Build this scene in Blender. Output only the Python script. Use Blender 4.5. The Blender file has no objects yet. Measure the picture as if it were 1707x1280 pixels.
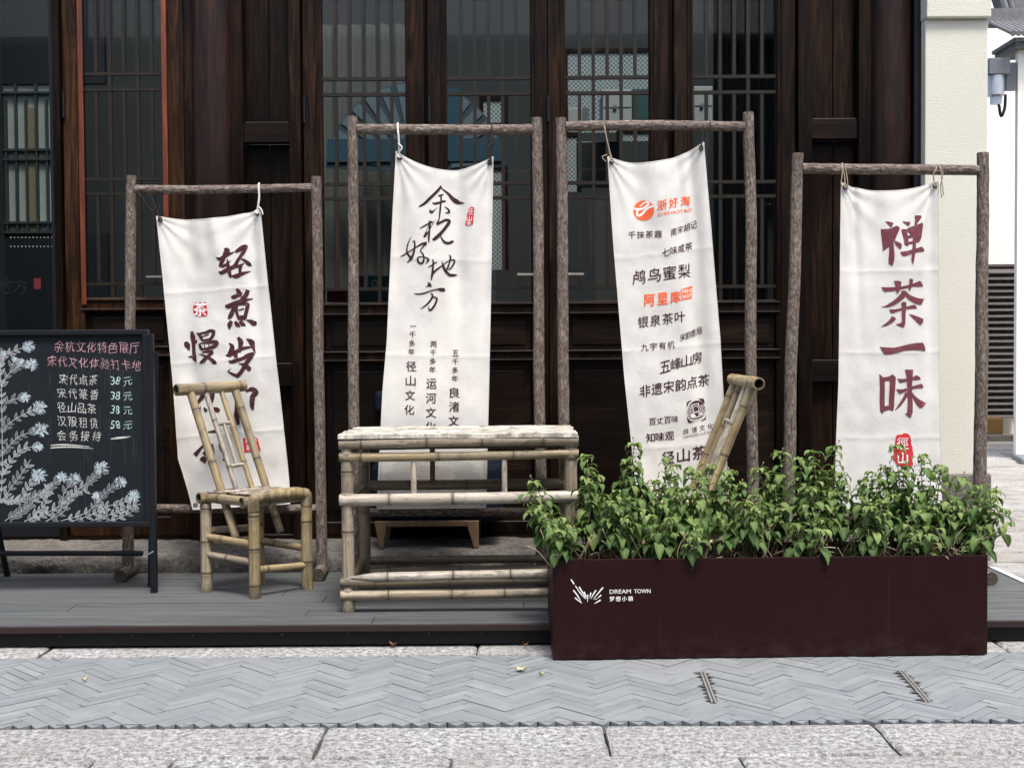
import bpy, bmesh, math, random
from mathutils import Vector, Matrix, Euler, noise
R = math.radians
rnd = random.Random(7)
C = bpy.context.scene.collection
S = bpy.context.scene

# ------------------------------------------------------------------ camera, sky, sun, exposure
FPX, W0, H0 = 2000.0, 1707.0, 1280.0
CAM_H = 1.16
cam = bpy.data.objects.new('camera', bpy.data.cameras.new('camera'))
C.objects.link(cam); S.camera = cam
cam.data.sensor_width = 36; cam.data.lens = FPX / W0 * 36
cam.data.clip_start = 0.05; cam.data.clip_end = 500
cam.location = (0, 0, CAM_H)
cam.rotation_euler = (Matrix.Rotation(R(90 - 1.6), 3, 'X') @ Matrix.Rotation(R(-0.37), 3, 'Z')).to_euler()
CAMR = cam.rotation_euler.to_matrix()
SUN_EL, SUN_AZ = 66, 160            # azimuth clockwise from +Y
w = bpy.data.worlds.new('World'); S.world = w; w.use_nodes = True
nt = w.node_tree; bg = nt.nodes['Background']
sky = nt.nodes.new('ShaderNodeTexSky'); sky.sky_type = 'NISHITA'; sky.sun_disc = False
sky.sun_elevation = R(SUN_EL); sky.sun_rotation = R(SUN_AZ)
sky.air_density = 1.0; sky.dust_density = 4.0; sky.ozone_density = 1.0
nt.links.new(sky.outputs[0], bg.inputs[0]); bg.inputs[1].default_value = 0.11
sl = bpy.data.lights.new('sun', 'SUN'); sl.energy = 1.5; sl.angle = R(14); sl.color = (1, 0.975, 0.94)
so = bpy.data.objects.new('sun', sl); C.objects.link(so)
sd = Vector((math.sin(R(SUN_AZ)) * math.cos(R(SUN_EL)), math.cos(R(SUN_AZ)) * math.cos(R(SUN_EL)), math.sin(R(SUN_EL))))
so.rotation_euler = (-sd).to_track_quat('-Z', 'Y').to_euler(); so.location = (2, -6, 9)
S.view_settings.view_transform = 'Standard'; S.view_settings.look = 'None'
S.view_settings.gamma = 1; S.view_settings.use_curve_mapping = False
S.view_settings.exposure = 1.47

# ------------------------------------------------------------------ measuring helpers (photo measure -> metres)
def ray(x, y):
    return CAMR @ Vector(((x - W0 / 2) / FPX, (H0 / 2 - y) / FPX, -1))
def P(x, y, Y):
    d = ray(x, y); t = Y / d.y
    return Vector((d.x * t, Y, CAM_H + d.z * t))
def G(x, y, Z=0.0):
    d = ray(x, y); t = (Z - CAM_H) / d.z
    return Vector((d.x * t, d.y * t, Z))

# ------------------------------------------------------------------ object helpers
def Mw(o):
    b = Matrix.LocRotScale(o.location, o.rotation_euler if o.rotation_mode != 'QUATERNION' else o.rotation_quaternion, o.scale)
    return b if o.parent is None else Mw(o.parent) @ o.matrix_parent_inverse @ b
def adopt(c, p):
    if p is not None:
        c.parent = p; c.matrix_parent_inverse = Mw(p).inverted()
    return c
def tag(o, label=None, cat=None, group=None, kind=None):
    for k, v in (('label', label), ('category', cat), ('group', group), ('kind', kind)):
        if v: o[k] = v
    return o
def thing(name, loc, label, cat, group=None):
    o = bpy.data.objects.new(name, None); o.empty_display_size = 0.1
    C.objects.link(o); o.location = loc
    return tag(o, label, cat, group)
class MB:
    def __init__(s):
        s.v = []; s.f = []; s.a = {}
    def attr(s, key, val, n):
        L = s.a.setdefault(key, [])
        L.extend([0.0] * (len(s.v) - n - len(L))); L.extend([val] * n if not isinstance(val, (list, tuple)) else val)
    def box(s, x0, x1, y0, y1, z0, z1, **kw):
        b = len(s.v)
        s.v += [(x, y, z) for z in (z0, z1) for y in (y0, y1) for x in (x0, x1)]
        s.f += [tuple(b + i for i in q) for q in ((0, 2, 3, 1), (4, 5, 7, 6), (0, 1, 5, 4), (2, 6, 7, 3), (0, 4, 6, 2), (1, 3, 7, 5))]
        for k, v in kw.items(): s.attr(k, v, 8)
    def prism(s, pts, y0, y1, **kw):            # outline in x,z extruded along y
        b = len(s.v); n = len(pts)
        s.v += [(p[0], y0, p[1]) for p in pts] + [(p[0], y1, p[1]) for p in pts]
        s.f += [tuple(b + i for i in range(n)), tuple(b + n + i for i in reversed(range(n)))]
        s.f += [(b + i, b + n + i, b + n + (i + 1) % n, b + (i + 1) % n) for i in range(n)]
        for k, v in kw.items(): s.attr(k, v, 2 * n)
    def slab(s, quad, z0, z1, bev=0.006, **kw):  # ground stone: outline in x,y with worn top edges
        n = len(quad); b = len(s.v)
        c = Vector((sum(p[0] for p in quad) / n, sum(p[1] for p in quad) / n))
        s.v += [(p[0], p[1], z0) for p in quad] + [(p[0], p[1], z1 - bev) for p in quad]
        for p in quad:
            d = (c - Vector(p)); d = d.normalized() * min(bev * 1.4, d.length * .4)
            s.v.append((p[0] + d.x, p[1] + d.y, z1))
        for k in (0, n):
            s.f += [(b + k + i, b + k + (i + 1) % n, b + k + n + (i + 1) % n, b + k + n + i) for i in range(n)]
        s.f.append(tuple(b + 2 * n + i for i in range(n)))
        for k, v in kw.items(): s.attr(k, v, 3 * n)
    def tube(s, pts, r, seg=8, cap=True, **kw):
        pts = [Vector(p) for p in pts]; n = len(pts); b = len(s.v)
        rr = r if isinstance(r, (list, tuple)) else [r] * n
        up = None
        for i, p in enumerate(pts):
            t = (pts[min(i + 1, n - 1)] - pts[max(i - 1, 0)])
            t = t.normalized() if t.length > 1e-9 else Vector((0, 0, 1))
            if up is None:
                up = Vector((0, 0, 1)) if abs(t.z) < .9 else Vector((1, 0, 0))
            a = t.cross(up)
            if a.length < 1e-6: a = t.cross(Vector((0.3, 1, 0)))
            a.normalize(); up = a.cross(t).normalized()
            for k in range(seg):
                an = 2 * math.pi * k / seg
                s.v.append(tuple(p + (a * math.cos(an) + up * math.sin(an)) * rr[i]))
        for i in range(n - 1):
            for k in range(seg):
                q = b + i * seg; k2 = (k + 1) % seg
                s.f.append((q + k, q + k2, q + seg + k2, q + seg + k))
        if cap:
            s.f.append(tuple(b + k for k in reversed(range(seg))))
            s.f.append(tuple(b + (n - 1) * seg + k for k in range(seg)))
        for k, v in kw.items(): s.attr(k, v, n * seg)
    def build(s, name, mat, parent=None, smooth=False, origin=None, bevel=0):
        m = bpy.data.meshes.new(name)
        o = Vector(origin) if origin is not None else Vector((0, 0, 0))
        if origin is None and s.v:
            lo = [min(v[i] for v in s.v) for i in range(3)]; hi = [max(v[i] for v in s.v) for i in range(3)]
            o = Vector(((lo[0] + hi[0]) / 2, (lo[1] + hi[1]) / 2, lo[2]))
        m.from_pydata([tuple(Vector(v) - o) for v in s.v], [], s.f); m.update()
        bm = bmesh.new(); bm.from_mesh(m)
        if s.f and not getattr(s, 'flat', False): bmesh.ops.recalc_face_normals(bm, faces=bm.faces)
        bm.to_mesh(m); bm.free()
        for k, L in s.a.items():
            L = L + [0.0] * (len(s.v) - len(L))
            at = m.attributes.new(k, 'FLOAT', 'POINT'); at.data.foreach_set('value', L)
        if smooth: m.polygons.foreach_set('use_smooth', [True] * len(m.polygons))
        m.materials.append(mat)
        ob = bpy.data.objects.new(name, m); C.objects.link(ob); ob.location = o
        if bevel:
            bv = ob.modifiers.new('bevel', 'BEVEL'); bv.width = bevel; bv.segments = 2; bv.limit_method = 'ANGLE'; bv.angle_limit = R(40)
        return adopt(ob, parent)
def smooth_path(pts, n=6):
    pts = [Vector(p) for p in pts]; out = []
    for i in range(len(pts) - 1):
        p0, p1, p2, p3 = pts[max(i - 1, 0)], pts[i], pts[i + 1], pts[min(i + 2, len(pts) - 1)]
        for k in range(n):
            t = k / n
            out.append(0.5 * ((2 * p1) + (p2 - p0) * t + (2 * p0 - 5 * p1 + 4 * p2 - p3) * t * t + (3 * p1 - p0 - 3 * p2 + p3) * t ** 3))
    out.append(pts[-1]); return out

# ------------------------------------------------------------------ materials
class N:
    def __init__(s, name):
        s.m = bpy.data.materials.new(name); s.m.use_nodes = True; s.t = s.m.node_tree
        s.b = s.t.nodes['Principled BSDF']; s.out = s.t.nodes['Material Output']; s._c = None
    def n(s, typ, **kw):
        x = s.t.nodes.new('ShaderNode' + typ)
        for k, v in kw.items():
            if hasattr(x, k): setattr(x, k, v)
            else: x.inputs[k.replace('_', ' ')].default_value = v
        return x
    def l(s, a, b): s.t.links.new(a, b)
    def coord(s, scale=(1, 1, 1), out='Object'):
        tc = s.n('TexCoord'); mp = s.n('Mapping'); s.l(tc.outputs[out], mp.inputs[0]); mp.inputs[3].default_value = scale
        return mp.outputs[0]
    def noise(s, scale=5, detail=4, rough=.55, co=None, dist=0):
        x = s.n('TexNoise'); x.inputs['Scale'].default_value = scale; x.inputs['Detail'].default_value = detail
        x.inputs['Roughness'].default_value = rough; x.inputs['Distortion'].default_value = dist
        if co is not None: s.l(co, x.inputs['Vector'])
        return x.outputs['Fac']
    def ramp(s, fac, stops):
        x = s.n('ValToRGB'); s.l(fac, x.inputs[0]); e = x.color_ramp.elements
        while len(e) < len(stops): e.new(.5)
        for i, (p, c) in enumerate(stops):
            e[i].position = p; e[i].color = (*c, 1) if len(c) == 3 else c
        return x.outputs[0]
    def mix(s, fac, a, b, mode='MIX'):
        x = s.n('Mix', data_type='RGBA', blend_type=mode)
        for i, v in ((0, fac), (6, a), (7, b)):
            if hasattr(v, 'is_linked'): s.l(v, x.inputs[i])
            elif i == 0: x.inputs[0].default_value = v
            else: x.inputs[i].default_value = (*v, 1)
        return x.outputs[2]
    def math(s, op, a, b=0.0):
        x = s.n('Math', operation=op)
        for i, v in ((0, a), (1, b)):
            if hasattr(v, 'is_linked'): s.l(v, x.inputs[i])
            else: x.inputs[i].default_value = v
        return x.outputs[0]
    def attr(s, name):
        x = s.n('Attribute'); x.attribute_name = name; return x.outputs['Fac']
    def bump(s, h, strength=.3, dist=.01):
        x = s.n('Bump'); x.inputs['Strength'].default_value = strength; x.inputs['Distance'].default_value = dist
        s.l(h, x.inputs['Height']); s.l(x.outputs[0], s.b.inputs['Normal'])
    def col(s, c):
        if hasattr(c, 'is_linked'): s.l(c, s.b.inputs['Base Color'])
        else: s.b.inputs['Base Color'].default_value = (*c, 1)
    def rough(s, r, spec=.5, metal=0):
        if hasattr(r, 'is_linked'): s.l(r, s.b.inputs['Roughness'])
        else: s.b.inputs['Roughness'].default_value = r
        s.b.inputs['Specular IOR Level'].default_value = spec; s.b.inputs['Metallic'].default_value = metal
def plain(name, c, r=.6, spec=.4, metal=0, var=.25, scale=30, bump=0):
    k = N(name); f = k.noise(scale, 5, .6, k.coord())
    k.col(k.mix(f, tuple(x * (1 - var) for x in c), tuple(min(1, x * (1 + var)) for x in c))); k.rough(r, spec, metal)
    if bump: k.bump(f, bump, .004)
    return k.m
M = {}
def lit_tops(k, c, amt, lit_col=(.13, .13, .125)):  # painted light: upward-facing faces mixed paler, as if lit from above
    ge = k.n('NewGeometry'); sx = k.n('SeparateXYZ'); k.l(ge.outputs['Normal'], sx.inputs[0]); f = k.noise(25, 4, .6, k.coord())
    return k.mix(k.math('MULTIPLY', k.ramp(sx.outputs[2], [(.55, (0, 0, 0)), (.85, (1, 1, 1))]), k.math('MULTIPLY', f, amt * 1.6)), c, lit_col)
def wood(name, dark, light, r=.42, axis='z', spec=.5, top_light=.55):
    k = N(name); sc = {'z': (34, 34, 2.4), 'x': (2.4, 34, 34)}[axis]
    oi = k.n('ObjectInfo'); co = k.n('VectorMath', operation='ADD'); k.l(k.coord(sc), co.inputs[0]); sh = k.n('VectorMath', operation='SCALE'); sh.inputs['Scale'].default_value = 40; k.l(oi.outputs['Location'], sh.inputs[0]); k.l(sh.outputs[0], co.inputs[1])
    a = k.noise(1, 7, .68, co.outputs[0], 1.1); b = k.noise(2.2, 5, .65, k.coord((1, 1, .35) if axis == 'z' else (.35, 1, 1)), .5); g = k.noise(90, 3, .6, k.coord((1, 1, .25) if axis == 'z' else (.25, 1, 1)))
    c = k.ramp(a, [(.40, dark), (.52, tuple((x + y * .8) / 2 for x, y in zip(dark, light))), (.64, light)])
    c = k.mix(k.ramp(b, [(.42, (0, 0, 0)), (.60, (1, 1, 1))]), k.mix(.78, c, dark), c)
    rv = k.ramp(oi.outputs['Random'], [(0, (.55, .55, .55)), (1, (1.3, 1.2, 1.1))]); c = k.mix(1.0, c, rv, 'MULTIPLY')
    c = k.mix(k.ramp(g, [(.76, (0, 0, 0)), (.84, (.4, .4, .4))]), c, (.06, .045, .035))
    if top_light: c = lit_tops(k, c, top_light)
    k.col(c); k.rough(k.ramp(b, [(.3, (r - .1,) * 3), (.8, (r + .25,) * 3)]), spec); k.bump(a, .3, .003)
    return k.m
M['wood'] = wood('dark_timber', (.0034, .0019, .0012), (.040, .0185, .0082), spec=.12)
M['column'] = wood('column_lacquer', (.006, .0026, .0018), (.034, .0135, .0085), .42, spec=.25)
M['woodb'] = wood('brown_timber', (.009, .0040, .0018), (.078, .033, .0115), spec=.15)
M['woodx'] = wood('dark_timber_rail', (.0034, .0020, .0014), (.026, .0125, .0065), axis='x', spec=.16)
k = N('lattice_bar'); f = k.noise(30, 4, .6, k.coord()); k.col(lit_tops(k, k.mix(f, (.007, .006, .0045), (.025, .0195, .0125)), .8, (.16, .165, .165))); k.rough(.38, .35); M['lat'] = k.m  # bar tops painted paler to read as lit edges
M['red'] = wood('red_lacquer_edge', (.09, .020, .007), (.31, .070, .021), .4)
M['black'] = plain('black_metal', (.0045, .006, .0085), .5, .3)
M['board'] = plain('chalkboard_slate', (.0075, .0105, .0135), .75, .2, var=.5, scale=6)
k = N('bark'); a = k.noise(1, 8, .75, k.coord((110, 110, 42)), .9); b = k.noise(9, 4, .6, k.coord((1, 1, .5))); v = k.n('TexVoronoi', feature='DISTANCE_TO_EDGE'); k.l(k.coord((60, 60, 14)), v.inputs['Vector']); v.inputs['Scale'].default_value = 1
c = k.ramp(a, [(.33, (.020, .013, .010)), (.47, (.115, .088, .070)), (.64, (.36, .31, .27))])
c = k.mix(k.ramp(b, [(.35, (0, 0, 0)), (.75, (1, 1, 1))]), c, k.mix(.45, c, (.085, .052, .040)))
c = k.mix(k.attr('endcap'), c, (.07, .058, .042)); k.col(c); k.rough(.85, .25)
k.bump(k.math('ADD', a, k.math('MULTIPLY', v.outputs['Distance'], 1.2)), .9, .008); M['bark'] = k.m
def bamboo(name, stops, grey, sa=.8):
    k = N(name); a = k.noise(1, 6, .65, k.coord((45, 45, 2.2)), .4); b = k.noise(5, 5, .65, k.coord((2, 2, 1)))
    c = k.ramp(a, stops); g = k.noise(70, 4, .7, k.coord((1, 1, .35)))
    c = k.mix(k.ramp(b, [(.42, (0, 0, 0)), (.68, (1, 1, 1))]), c, grey)
    c = k.mix(k.ramp(g, [(.58, (0, 0, 0)), (.72, (.8, .8, .8))]), c, (.055, .045, .036)); g2 = k.noise(9, 6, .78, k.coord((1, 1, .5)), .8); c = k.mix(k.ramp(g2, [(.50, (0, 0, 0)), (.62, (sa, sa, sa))]), c, (.085, .072, .052)); g3 = k.noise(1, 5, .7, k.coord((60, 60, 3)), .5); c = k.mix(k.ramp(g3, [(.60, (0, 0, 0)), (.68, (.75, .75, .75))]), c, (.045, .037, .028))
    sz = k.n('SeparateXYZ'); k.l(k.coord(), sz.inputs[0]); st = k.math('MULTIPLY', k.ramp(sz.outputs[2], [(.0, (1, 1, 1)), (.11, (0, 0, 0))]), k.ramp(k.noise(14, 5, .7, k.coord()), [(.4, (0, 0, 0)), (.62, (.75, .75, .75))])); c = k.mix(st, c, (.05, .045, .036)); c = k.mix(k.attr('node'), c, (.075, .058, .04)); c = k.mix(k.attr('hole'), c, (.006, .005, .004))
    ov = k.n('ObjectInfo'); c = k.mix(1.0, c, k.ramp(ov.outputs['Random'], [(0, (.78, .76, .74)), (1, (1.15, 1.12, 1.05))]), 'MULTIPLY'); k.col(c); k.rough(k.ramp(b, [(.3, (.38,) * 3), (.7, (.7,) * 3)]), .4); k.bump(a, .4, .004)
    return k.m
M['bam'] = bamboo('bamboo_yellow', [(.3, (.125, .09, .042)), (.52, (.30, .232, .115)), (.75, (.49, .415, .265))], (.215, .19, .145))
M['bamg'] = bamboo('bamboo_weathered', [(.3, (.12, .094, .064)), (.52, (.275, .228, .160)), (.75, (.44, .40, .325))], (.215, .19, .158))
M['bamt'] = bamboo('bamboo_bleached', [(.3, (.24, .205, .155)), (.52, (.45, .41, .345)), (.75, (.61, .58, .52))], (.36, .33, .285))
M['bamw'] = bamboo('bamboo_bleached_top', [(.3, (.38, .35, .30)), (.52, (.60, .575, .52)), (.75, (.74, .72, .67))], (.52, .49, .44), .3); M['bamdk'] = bamboo('bamboo_dark', [(.3, (.055, .042, .027)), (.52, (.15, .118, .072)), (.75, (.27, .225, .15))], (.10, .085, .062))  # darker bamboo for the table's rear and side poles and one low rail
k = N('banner_cotton'); wv = k.n('TexWave', wave_type='BANDS', bands_direction='X'); wv.inputs['Scale'].default_value = 420; wv2 = k.n('TexWave', wave_type='BANDS', bands_direction='Z'); wv2.inputs['Scale'].default_value = 420
for q in (wv, wv2): k.l(k.coord(), q.inputs['Vector']); q.inputs['Distortion'].default_value = 1.5
a = k.noise(7, 6, .7, k.coord()); c = k.ramp(a, [(.3, (.66, .645, .60)), (.7, (.765, .75, .705))]); st = k.noise(3, 5, .75, k.coord((1, 1, .6)))
c = k.mix(k.ramp(st, [(.60, (0, 0, 0)), (.82, (.35, .35, .35))]), c, (.54, .49, .43)); sp = k.noise(140, 2, .5, k.coord()); c = k.mix(k.ramp(sp, [(.76, (0, 0, 0)), (.79, (.5, .5, .5))]), c, (.42, .38, .33))
k.col(c); k.rough(.95, .1); wrk = k.noise(20, 6, .7, k.coord((1, 1, .7)), 1.2)
k.bump(k.math('ADD', k.math('MULTIPLY', k.math('ADD', wv.outputs['Fac'], wv2.outputs['Fac']), .06), k.math('MULTIPLY', wrk, 1.2)), .28, .010)
tr = k.n('BsdfTranslucent'); tr.inputs[0].default_value = (.75, .72, .66, 1); mx = k.n('MixShader'); mx.inputs[0].default_value = .14
k.l(k.b.outputs[0], mx.inputs[1]); k.l(tr.outputs[0], mx.inputs[2]); k.l(mx.outputs[0], k.out.inputs[0]); M['cloth'] = k.m
def ink(name, c, wear=.25):
    k = N(name); f = k.noise(60, 5, .7, k.coord()); k.col(k.mix(k.ramp(f, [(.55, (0, 0, 0)), (.85, (wear,) * 3)]), c, (.5, .46, .43))); k.rough(.85, .15); return k.m
M['ink'] = ink('maroon_ink', (.052, .017, .021)); M['inkl'] = ink('faded_maroon_ink', (.145, .042, .055), .3); M['inkd'] = ink('dark_brush_ink', (.036, .016, .017))
M['orange'] = ink('orange_ink', (.78, .13, .045)); M['seal'] = ink('red_seal_ink', (.50, .028, .038)); M['white_print'] = ink('white_print', (.74, .72, .69), 0)
M['pale_ink'] = ink('pale_ochre_ink', (.50, .40, .32), .3); M['pale_grey'] = ink('pale_grey_ink', (.42, .41, .40), .2)
M['silver'] = plain('silver_print', (.72, .72, .70), .5, .4)
def chalk(name, c):
    k = N(name); f = k.noise(420, 3, .7, k.coord()); k.col(k.mix(k.ramp(f, [(.34, (0, 0, 0)), (.54, (1, 1, 1))]), tuple(x * .25 + .012 for x in c), c)); k.rough(.95, .1); return k.m
M['chw'] = chalk('white_chalk', (.62, .62, .58)); M['chp'] = chalk('pink_chalk', (.56, .33, .36)); M['chb'] = chalk('pale_blue_chalk', (.55, .66, .71)); M['chc'] = chalk('pale_green_chalk', (.50, .70, .66)); M['chg'] = chalk('grey_chalk', (.42, .45, .46)); M['chd'] = chalk('chalk_drip', (.05, .056, .06))
k = N('deck_board'); a = k.noise(1, 6, .7, k.coord((2.5, 60, 20)), .3); b = k.noise(2.2, 5, .6, k.coord()); sp = k.noise(160, 2, .6, k.coord())
c = k.ramp(a, [(.38, (.028, .033, .034)), (.62, (.112, .120, .119))]); c = k.mix(k.ramp(b, [(.35, (0, 0, 0)), (.7, (.6, .6, .6))]), c, (.055, .055, .054))
c = k.mix(k.attr('tone'), c, (.10, .105, .105)); c = k.mix(k.ramp(sp, [(.735, (0, 0, 0)), (.76, (.8, .8, .8))]), c, (.42, .41, .39)); k.col(c); k.rough(.62, .4); k.bump(a, .4, .004); M['deck'] = k.m
M['lip'] = plain('brown_trim', (.026, .014, .0135), .5, .3); M['fascia'] = plain('black_fascia', (.0045, .0045, .006), .55, .3, var=.5)
k = N('planter_paint'); f = k.noise(3, 5, .6, k.coord()); g = k.noise(50, 5, .7, k.coord((1, 1, 2))); c = k.mix(f, (.0120, .0020, .0028), (.0160, .0034, .0042)); c = k.mix(k.ramp(g, [(.68, (0, 0, 0)), (.8, (.25, .25, .25))]), c, (.035, .02, .019)); sz = k.n('SeparateXYZ'); k.l(k.coord(), sz.inputs[0]); gr = k.math('MULTIPLY', k.ramp(sz.outputs[2], [(.0, (1, 1, 1)), (.10, (.12, .12, .12)), (.3, (0, 0, 0))]), k.ramp(k.noise(16, 6, .75, k.coord((1, 1, 1.5))), [(.42, (0, 0, 0)), (.7, (1, 1, 1))])); c = k.mix(k.math('MULTIPLY', gr, .22), c, (.09, .07, .065)); stk = k.noise(1, 5, .7, k.coord((26, 26, 1.2))); c = k.mix(k.ramp(stk, [(.60, (0, 0, 0)), (.75, (.22, .22, .22))]), c, (.05, .03, .03)); scr = k.noise(1, 2, .5, k.coord((5, 5, 170)), 1.0); c = k.mix(k.ramp(scr, [(.76, (0, 0, 0)), (.80, (.35, .35, .35))]), c, (.08, .06, .06))
k.col(c); k.rough(k.ramp(f, [(.3, (.40,) * 3), (.7, (.52,) * 3)]), .16); k.bump(g, .05, .002); M['plan'] = k.m
k = N('granite'); a = k.noise(46, 7, .85, k.coord((1, 1.0, 1))); b = k.noise(2.6, 6, .65, k.coord()); v = k.noise(130, 3, .7, k.coord())
c = k.ramp(a, [(.42, (.15, .15, .146)), (.5, (.45, .447, .435)), (.57, (.73, .725, .71))]); c = k.mix(k.ramp(b, [(.36, (.4, .4, .4)), (.6, (0, 0, 0))]), c, (.33, .31, .28)); c = k.mix(k.ramp(v, [(.36, (.8, .8, .8)), (.43, (0, 0, 0))]), c, (.11, .11, .11)); c = k.mix(k.math('MULTIPLY', k.attr('tone'), .7), c, (.45, .425, .39))
k.col(c); k.rough(.85, .3); k.bump(k.math('ADD', a, k.math('MULTIPLY', b, 1.5)), 1.0, .016); M['gran'] = k.m
k = N('slate_brick'); a = k.noise(14, 5, .65, k.coord((1, 1, 1))); b = k.noise(160, 4, .6, k.coord()); c = k.mix(k.attr('tone'), (.165, .184, .190), (.245, .260, .260)); c = k.mix(k.ramp(a, [(.35, (.45, .45, .45)), (.65, (0, 0, 0))]), c, (.15, .16, .168)); c = k.mix(k.ramp(k.noise(1.3, 5, .6, k.coord()), [(.45, (0, 0, 0)), (.7, (.5, .5, .5))]), c, (.24, .243, .236)); c = k.mix(k.ramp(k.noise(5, 6, .7, k.coord((1, 1, 1))), [(.55, (0, 0, 0)), (.75, (.55, .55, .55))]), c, (.10, .105, .105)); c = k.mix(k.ramp(b, [(.7, (0, 0, 0)), (.8, (.4, .4, .4))]), c, (.36, .36, .35)); k.col(c); k.rough(.68, .3); k.bump(k.math('ADD', a, b), .5, .006); M['slate'] = k.m
k = N('street_soil'); f = k.noise(40, 5, .7, k.coord()); k.col(k.mix(f, (.035, .035, .032), (.10, .097, .088))); k.rough(.95, .1); M['grout'] = k.m
k = N('plaster'); a = k.noise(85, 4, .6, k.coord((1, 1, 1.6))); b = k.noise(2, 4, .6, k.coord()); k.col(k.mix(b, (.55, .54, .455), (.63, .62, .535))); k.rough(.9, .2); k.bump(a, .35, .006); M['plas'] = k.m
M['white'] = plain('white_wall', (.84, .815, .73), .9, .2, var=.05, scale=3, bump=.2)
k = N('rough_stone'); a = k.noise(9, 8, .75, k.coord()); b = k.noise(45, 5, .7, k.coord()); k.col(k.ramp(k.math('MULTIPLY', k.math('ADD', a, b), .5), [(.35, (.05, .046, .04)), (.5, (.14, .13, .115)), (.66, (.26, .24, .21))])); k.rough(.9, .2); k.bump(k.math('ADD', a, b), .8, .02); M['stone'] = k.m
k = N('pale_stone'); a = k.noise(6, 8, .75, k.coord((1, 2, 1))); b = k.noise(70, 5, .7, k.coord()); c = k.ramp(k.math('MULTIPLY', k.math('ADD', a, b), .5), [(.38, (.19, .18, .165)), (.5, (.42, .405, .38)), (.60, (.58, .56, .53))]); c = k.mix(k.attr('tone'), c, (.33, .30, .26)); k.col(c); k.rough(.9, .2); k.bump(a, 1.0, .04); M['pale'] = k.m
def glassmat(name, tint, glossy=1.0):
    k = N(name); t = k.t; t.nodes.remove(k.b); tb = k.n('BsdfTransparent'); tb.inputs[0].default_value = (*tint, 1); gl = k.n('BsdfGlossy'); gl.inputs['Roughness'].default_value = .02; gl.inputs[0].default_value = (.9 * glossy,) * 3 + (1,)
    fr = k.n('Fresnel'); fr.inputs[0].default_value = 1.45; mx = k.n('MixShader'); k.l(fr.outputs[0], mx.inputs[0]); k.l(tb.outputs[0], mx.inputs[1]); k.l(gl.outputs[0], mx.inputs[2]); k.l(mx.outputs[0], k.out.inputs[0]); return k.m
M['glass'] = glassmat('window_glass', (.86, .90, .90))
def leafmat(name, a, b, c):
    k = N(name); t = k.attr('tint'); f = k.noise(30, 3, .5, k.coord()); col = k.ramp(t, [(0, a), (.55, b), (1, c)]); col = k.mix(k.math('MULTIPLY', k.attr('rib'), .45), col, (.19, .27, .10)); col = k.mix(k.ramp(f, [(.5, (0, 0, 0)), (.75, (.35, .35, .35))]), col, a)
    k.col(col); k.rough(.68, .22); tr = k.n('BsdfTranslucent'); k.l(k.mix(.5, col, (.22, .36, .05)), tr.inputs[0]); mx = k.n('MixShader'); mx.inputs[0].default_value = .28; k.l(k.b.outputs[0], mx.inputs[1]); k.l(tr.outputs[0], mx.inputs[2]); k.l(mx.outputs[0], k.out.inputs[0]); return k.m
M['leaf'] = leafmat('soft_green_leaf', (.020, .046, .016), (.084, .148, .044), (.24, .31, .10))
k = N('stem'); k.col(k.mix(k.attr('dry'), (.10, .13, .05), (.33, .265, .18))); k.rough(.8, .2); M['stem'] = k.m
M['soil'] = plain('planting_soil', (.030, .021, .015), .95, .1, var=.7, scale=60, bump=1)
M['dry'] = plain('dry_yellow_leaf', (.55, .47, .26), .7, .3); M['brownleaf'] = plain('dry_brown_leaf', (.22, .10, .05), .7, .3)
M['string'] = plain('hemp_string', (.30, .25, .19), .9, .1, scale=200); M['stringd'] = plain('dark_string', (.035, .03, .027), .9, .1); M['ribbon'] = plain('white_ribbon', (.62, .59, .54), .9, .1); M['eyelet'] = plain('brass_eyelet', (.05, .045, .04), .35, .6, .8)
M['steel'] = plain('dull_steel', (.55, .53, .50), .45, .5, .6); M['grey'] = plain('grey_metal', (.13, .135, .15), .45, .5); M['lgrey'] = plain('light_grey_metal', (.48, .50, .53), .35, .5, .6)
M['louv'] = plain('brown_louvre', (.078, .068, .067), .55, .4, var=.3, scale=12); M['tile'] = plain('grey_roof_tile', (.16, .16, .165), .85, .2, var=.5, scale=14, bump=.5)
M['navy'] = plain('navy_fabric', (.003, .006, .016), .8, .2); M['legw'] = wood('pale_chair_wood', (.12, .08, .045), (.26, .18, .10), .5)
M['handle'] = plain('brushed_handle', (.10, .098, .085), .45, .4, .5); M['paper'] = plain('faded_orange_paper', (.06, .018, .0045), .9, .1, var=.6, scale=30)
# interior
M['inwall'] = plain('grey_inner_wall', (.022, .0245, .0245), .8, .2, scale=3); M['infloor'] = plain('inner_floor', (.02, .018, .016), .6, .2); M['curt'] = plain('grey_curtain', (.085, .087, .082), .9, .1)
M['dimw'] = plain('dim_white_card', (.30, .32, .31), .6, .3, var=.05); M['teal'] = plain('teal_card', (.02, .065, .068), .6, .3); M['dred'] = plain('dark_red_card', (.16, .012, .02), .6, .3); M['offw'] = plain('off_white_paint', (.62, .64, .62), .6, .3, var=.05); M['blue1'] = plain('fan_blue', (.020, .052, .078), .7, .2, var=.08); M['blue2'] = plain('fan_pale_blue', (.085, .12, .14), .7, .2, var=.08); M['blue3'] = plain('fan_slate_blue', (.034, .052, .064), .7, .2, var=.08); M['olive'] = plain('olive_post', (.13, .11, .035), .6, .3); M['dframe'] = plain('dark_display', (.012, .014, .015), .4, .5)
k = N('fretwork_pattern'); co = k.coord((1, 1, 1)); sx = k.n('SeparateXYZ'); k.l(co, sx.inputs[0])
u = k.math('ADD', sx.outputs[0], sx.outputs[2]); v_ = k.math('SUBTRACT', sx.outputs[0], sx.outputs[2])
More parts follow.
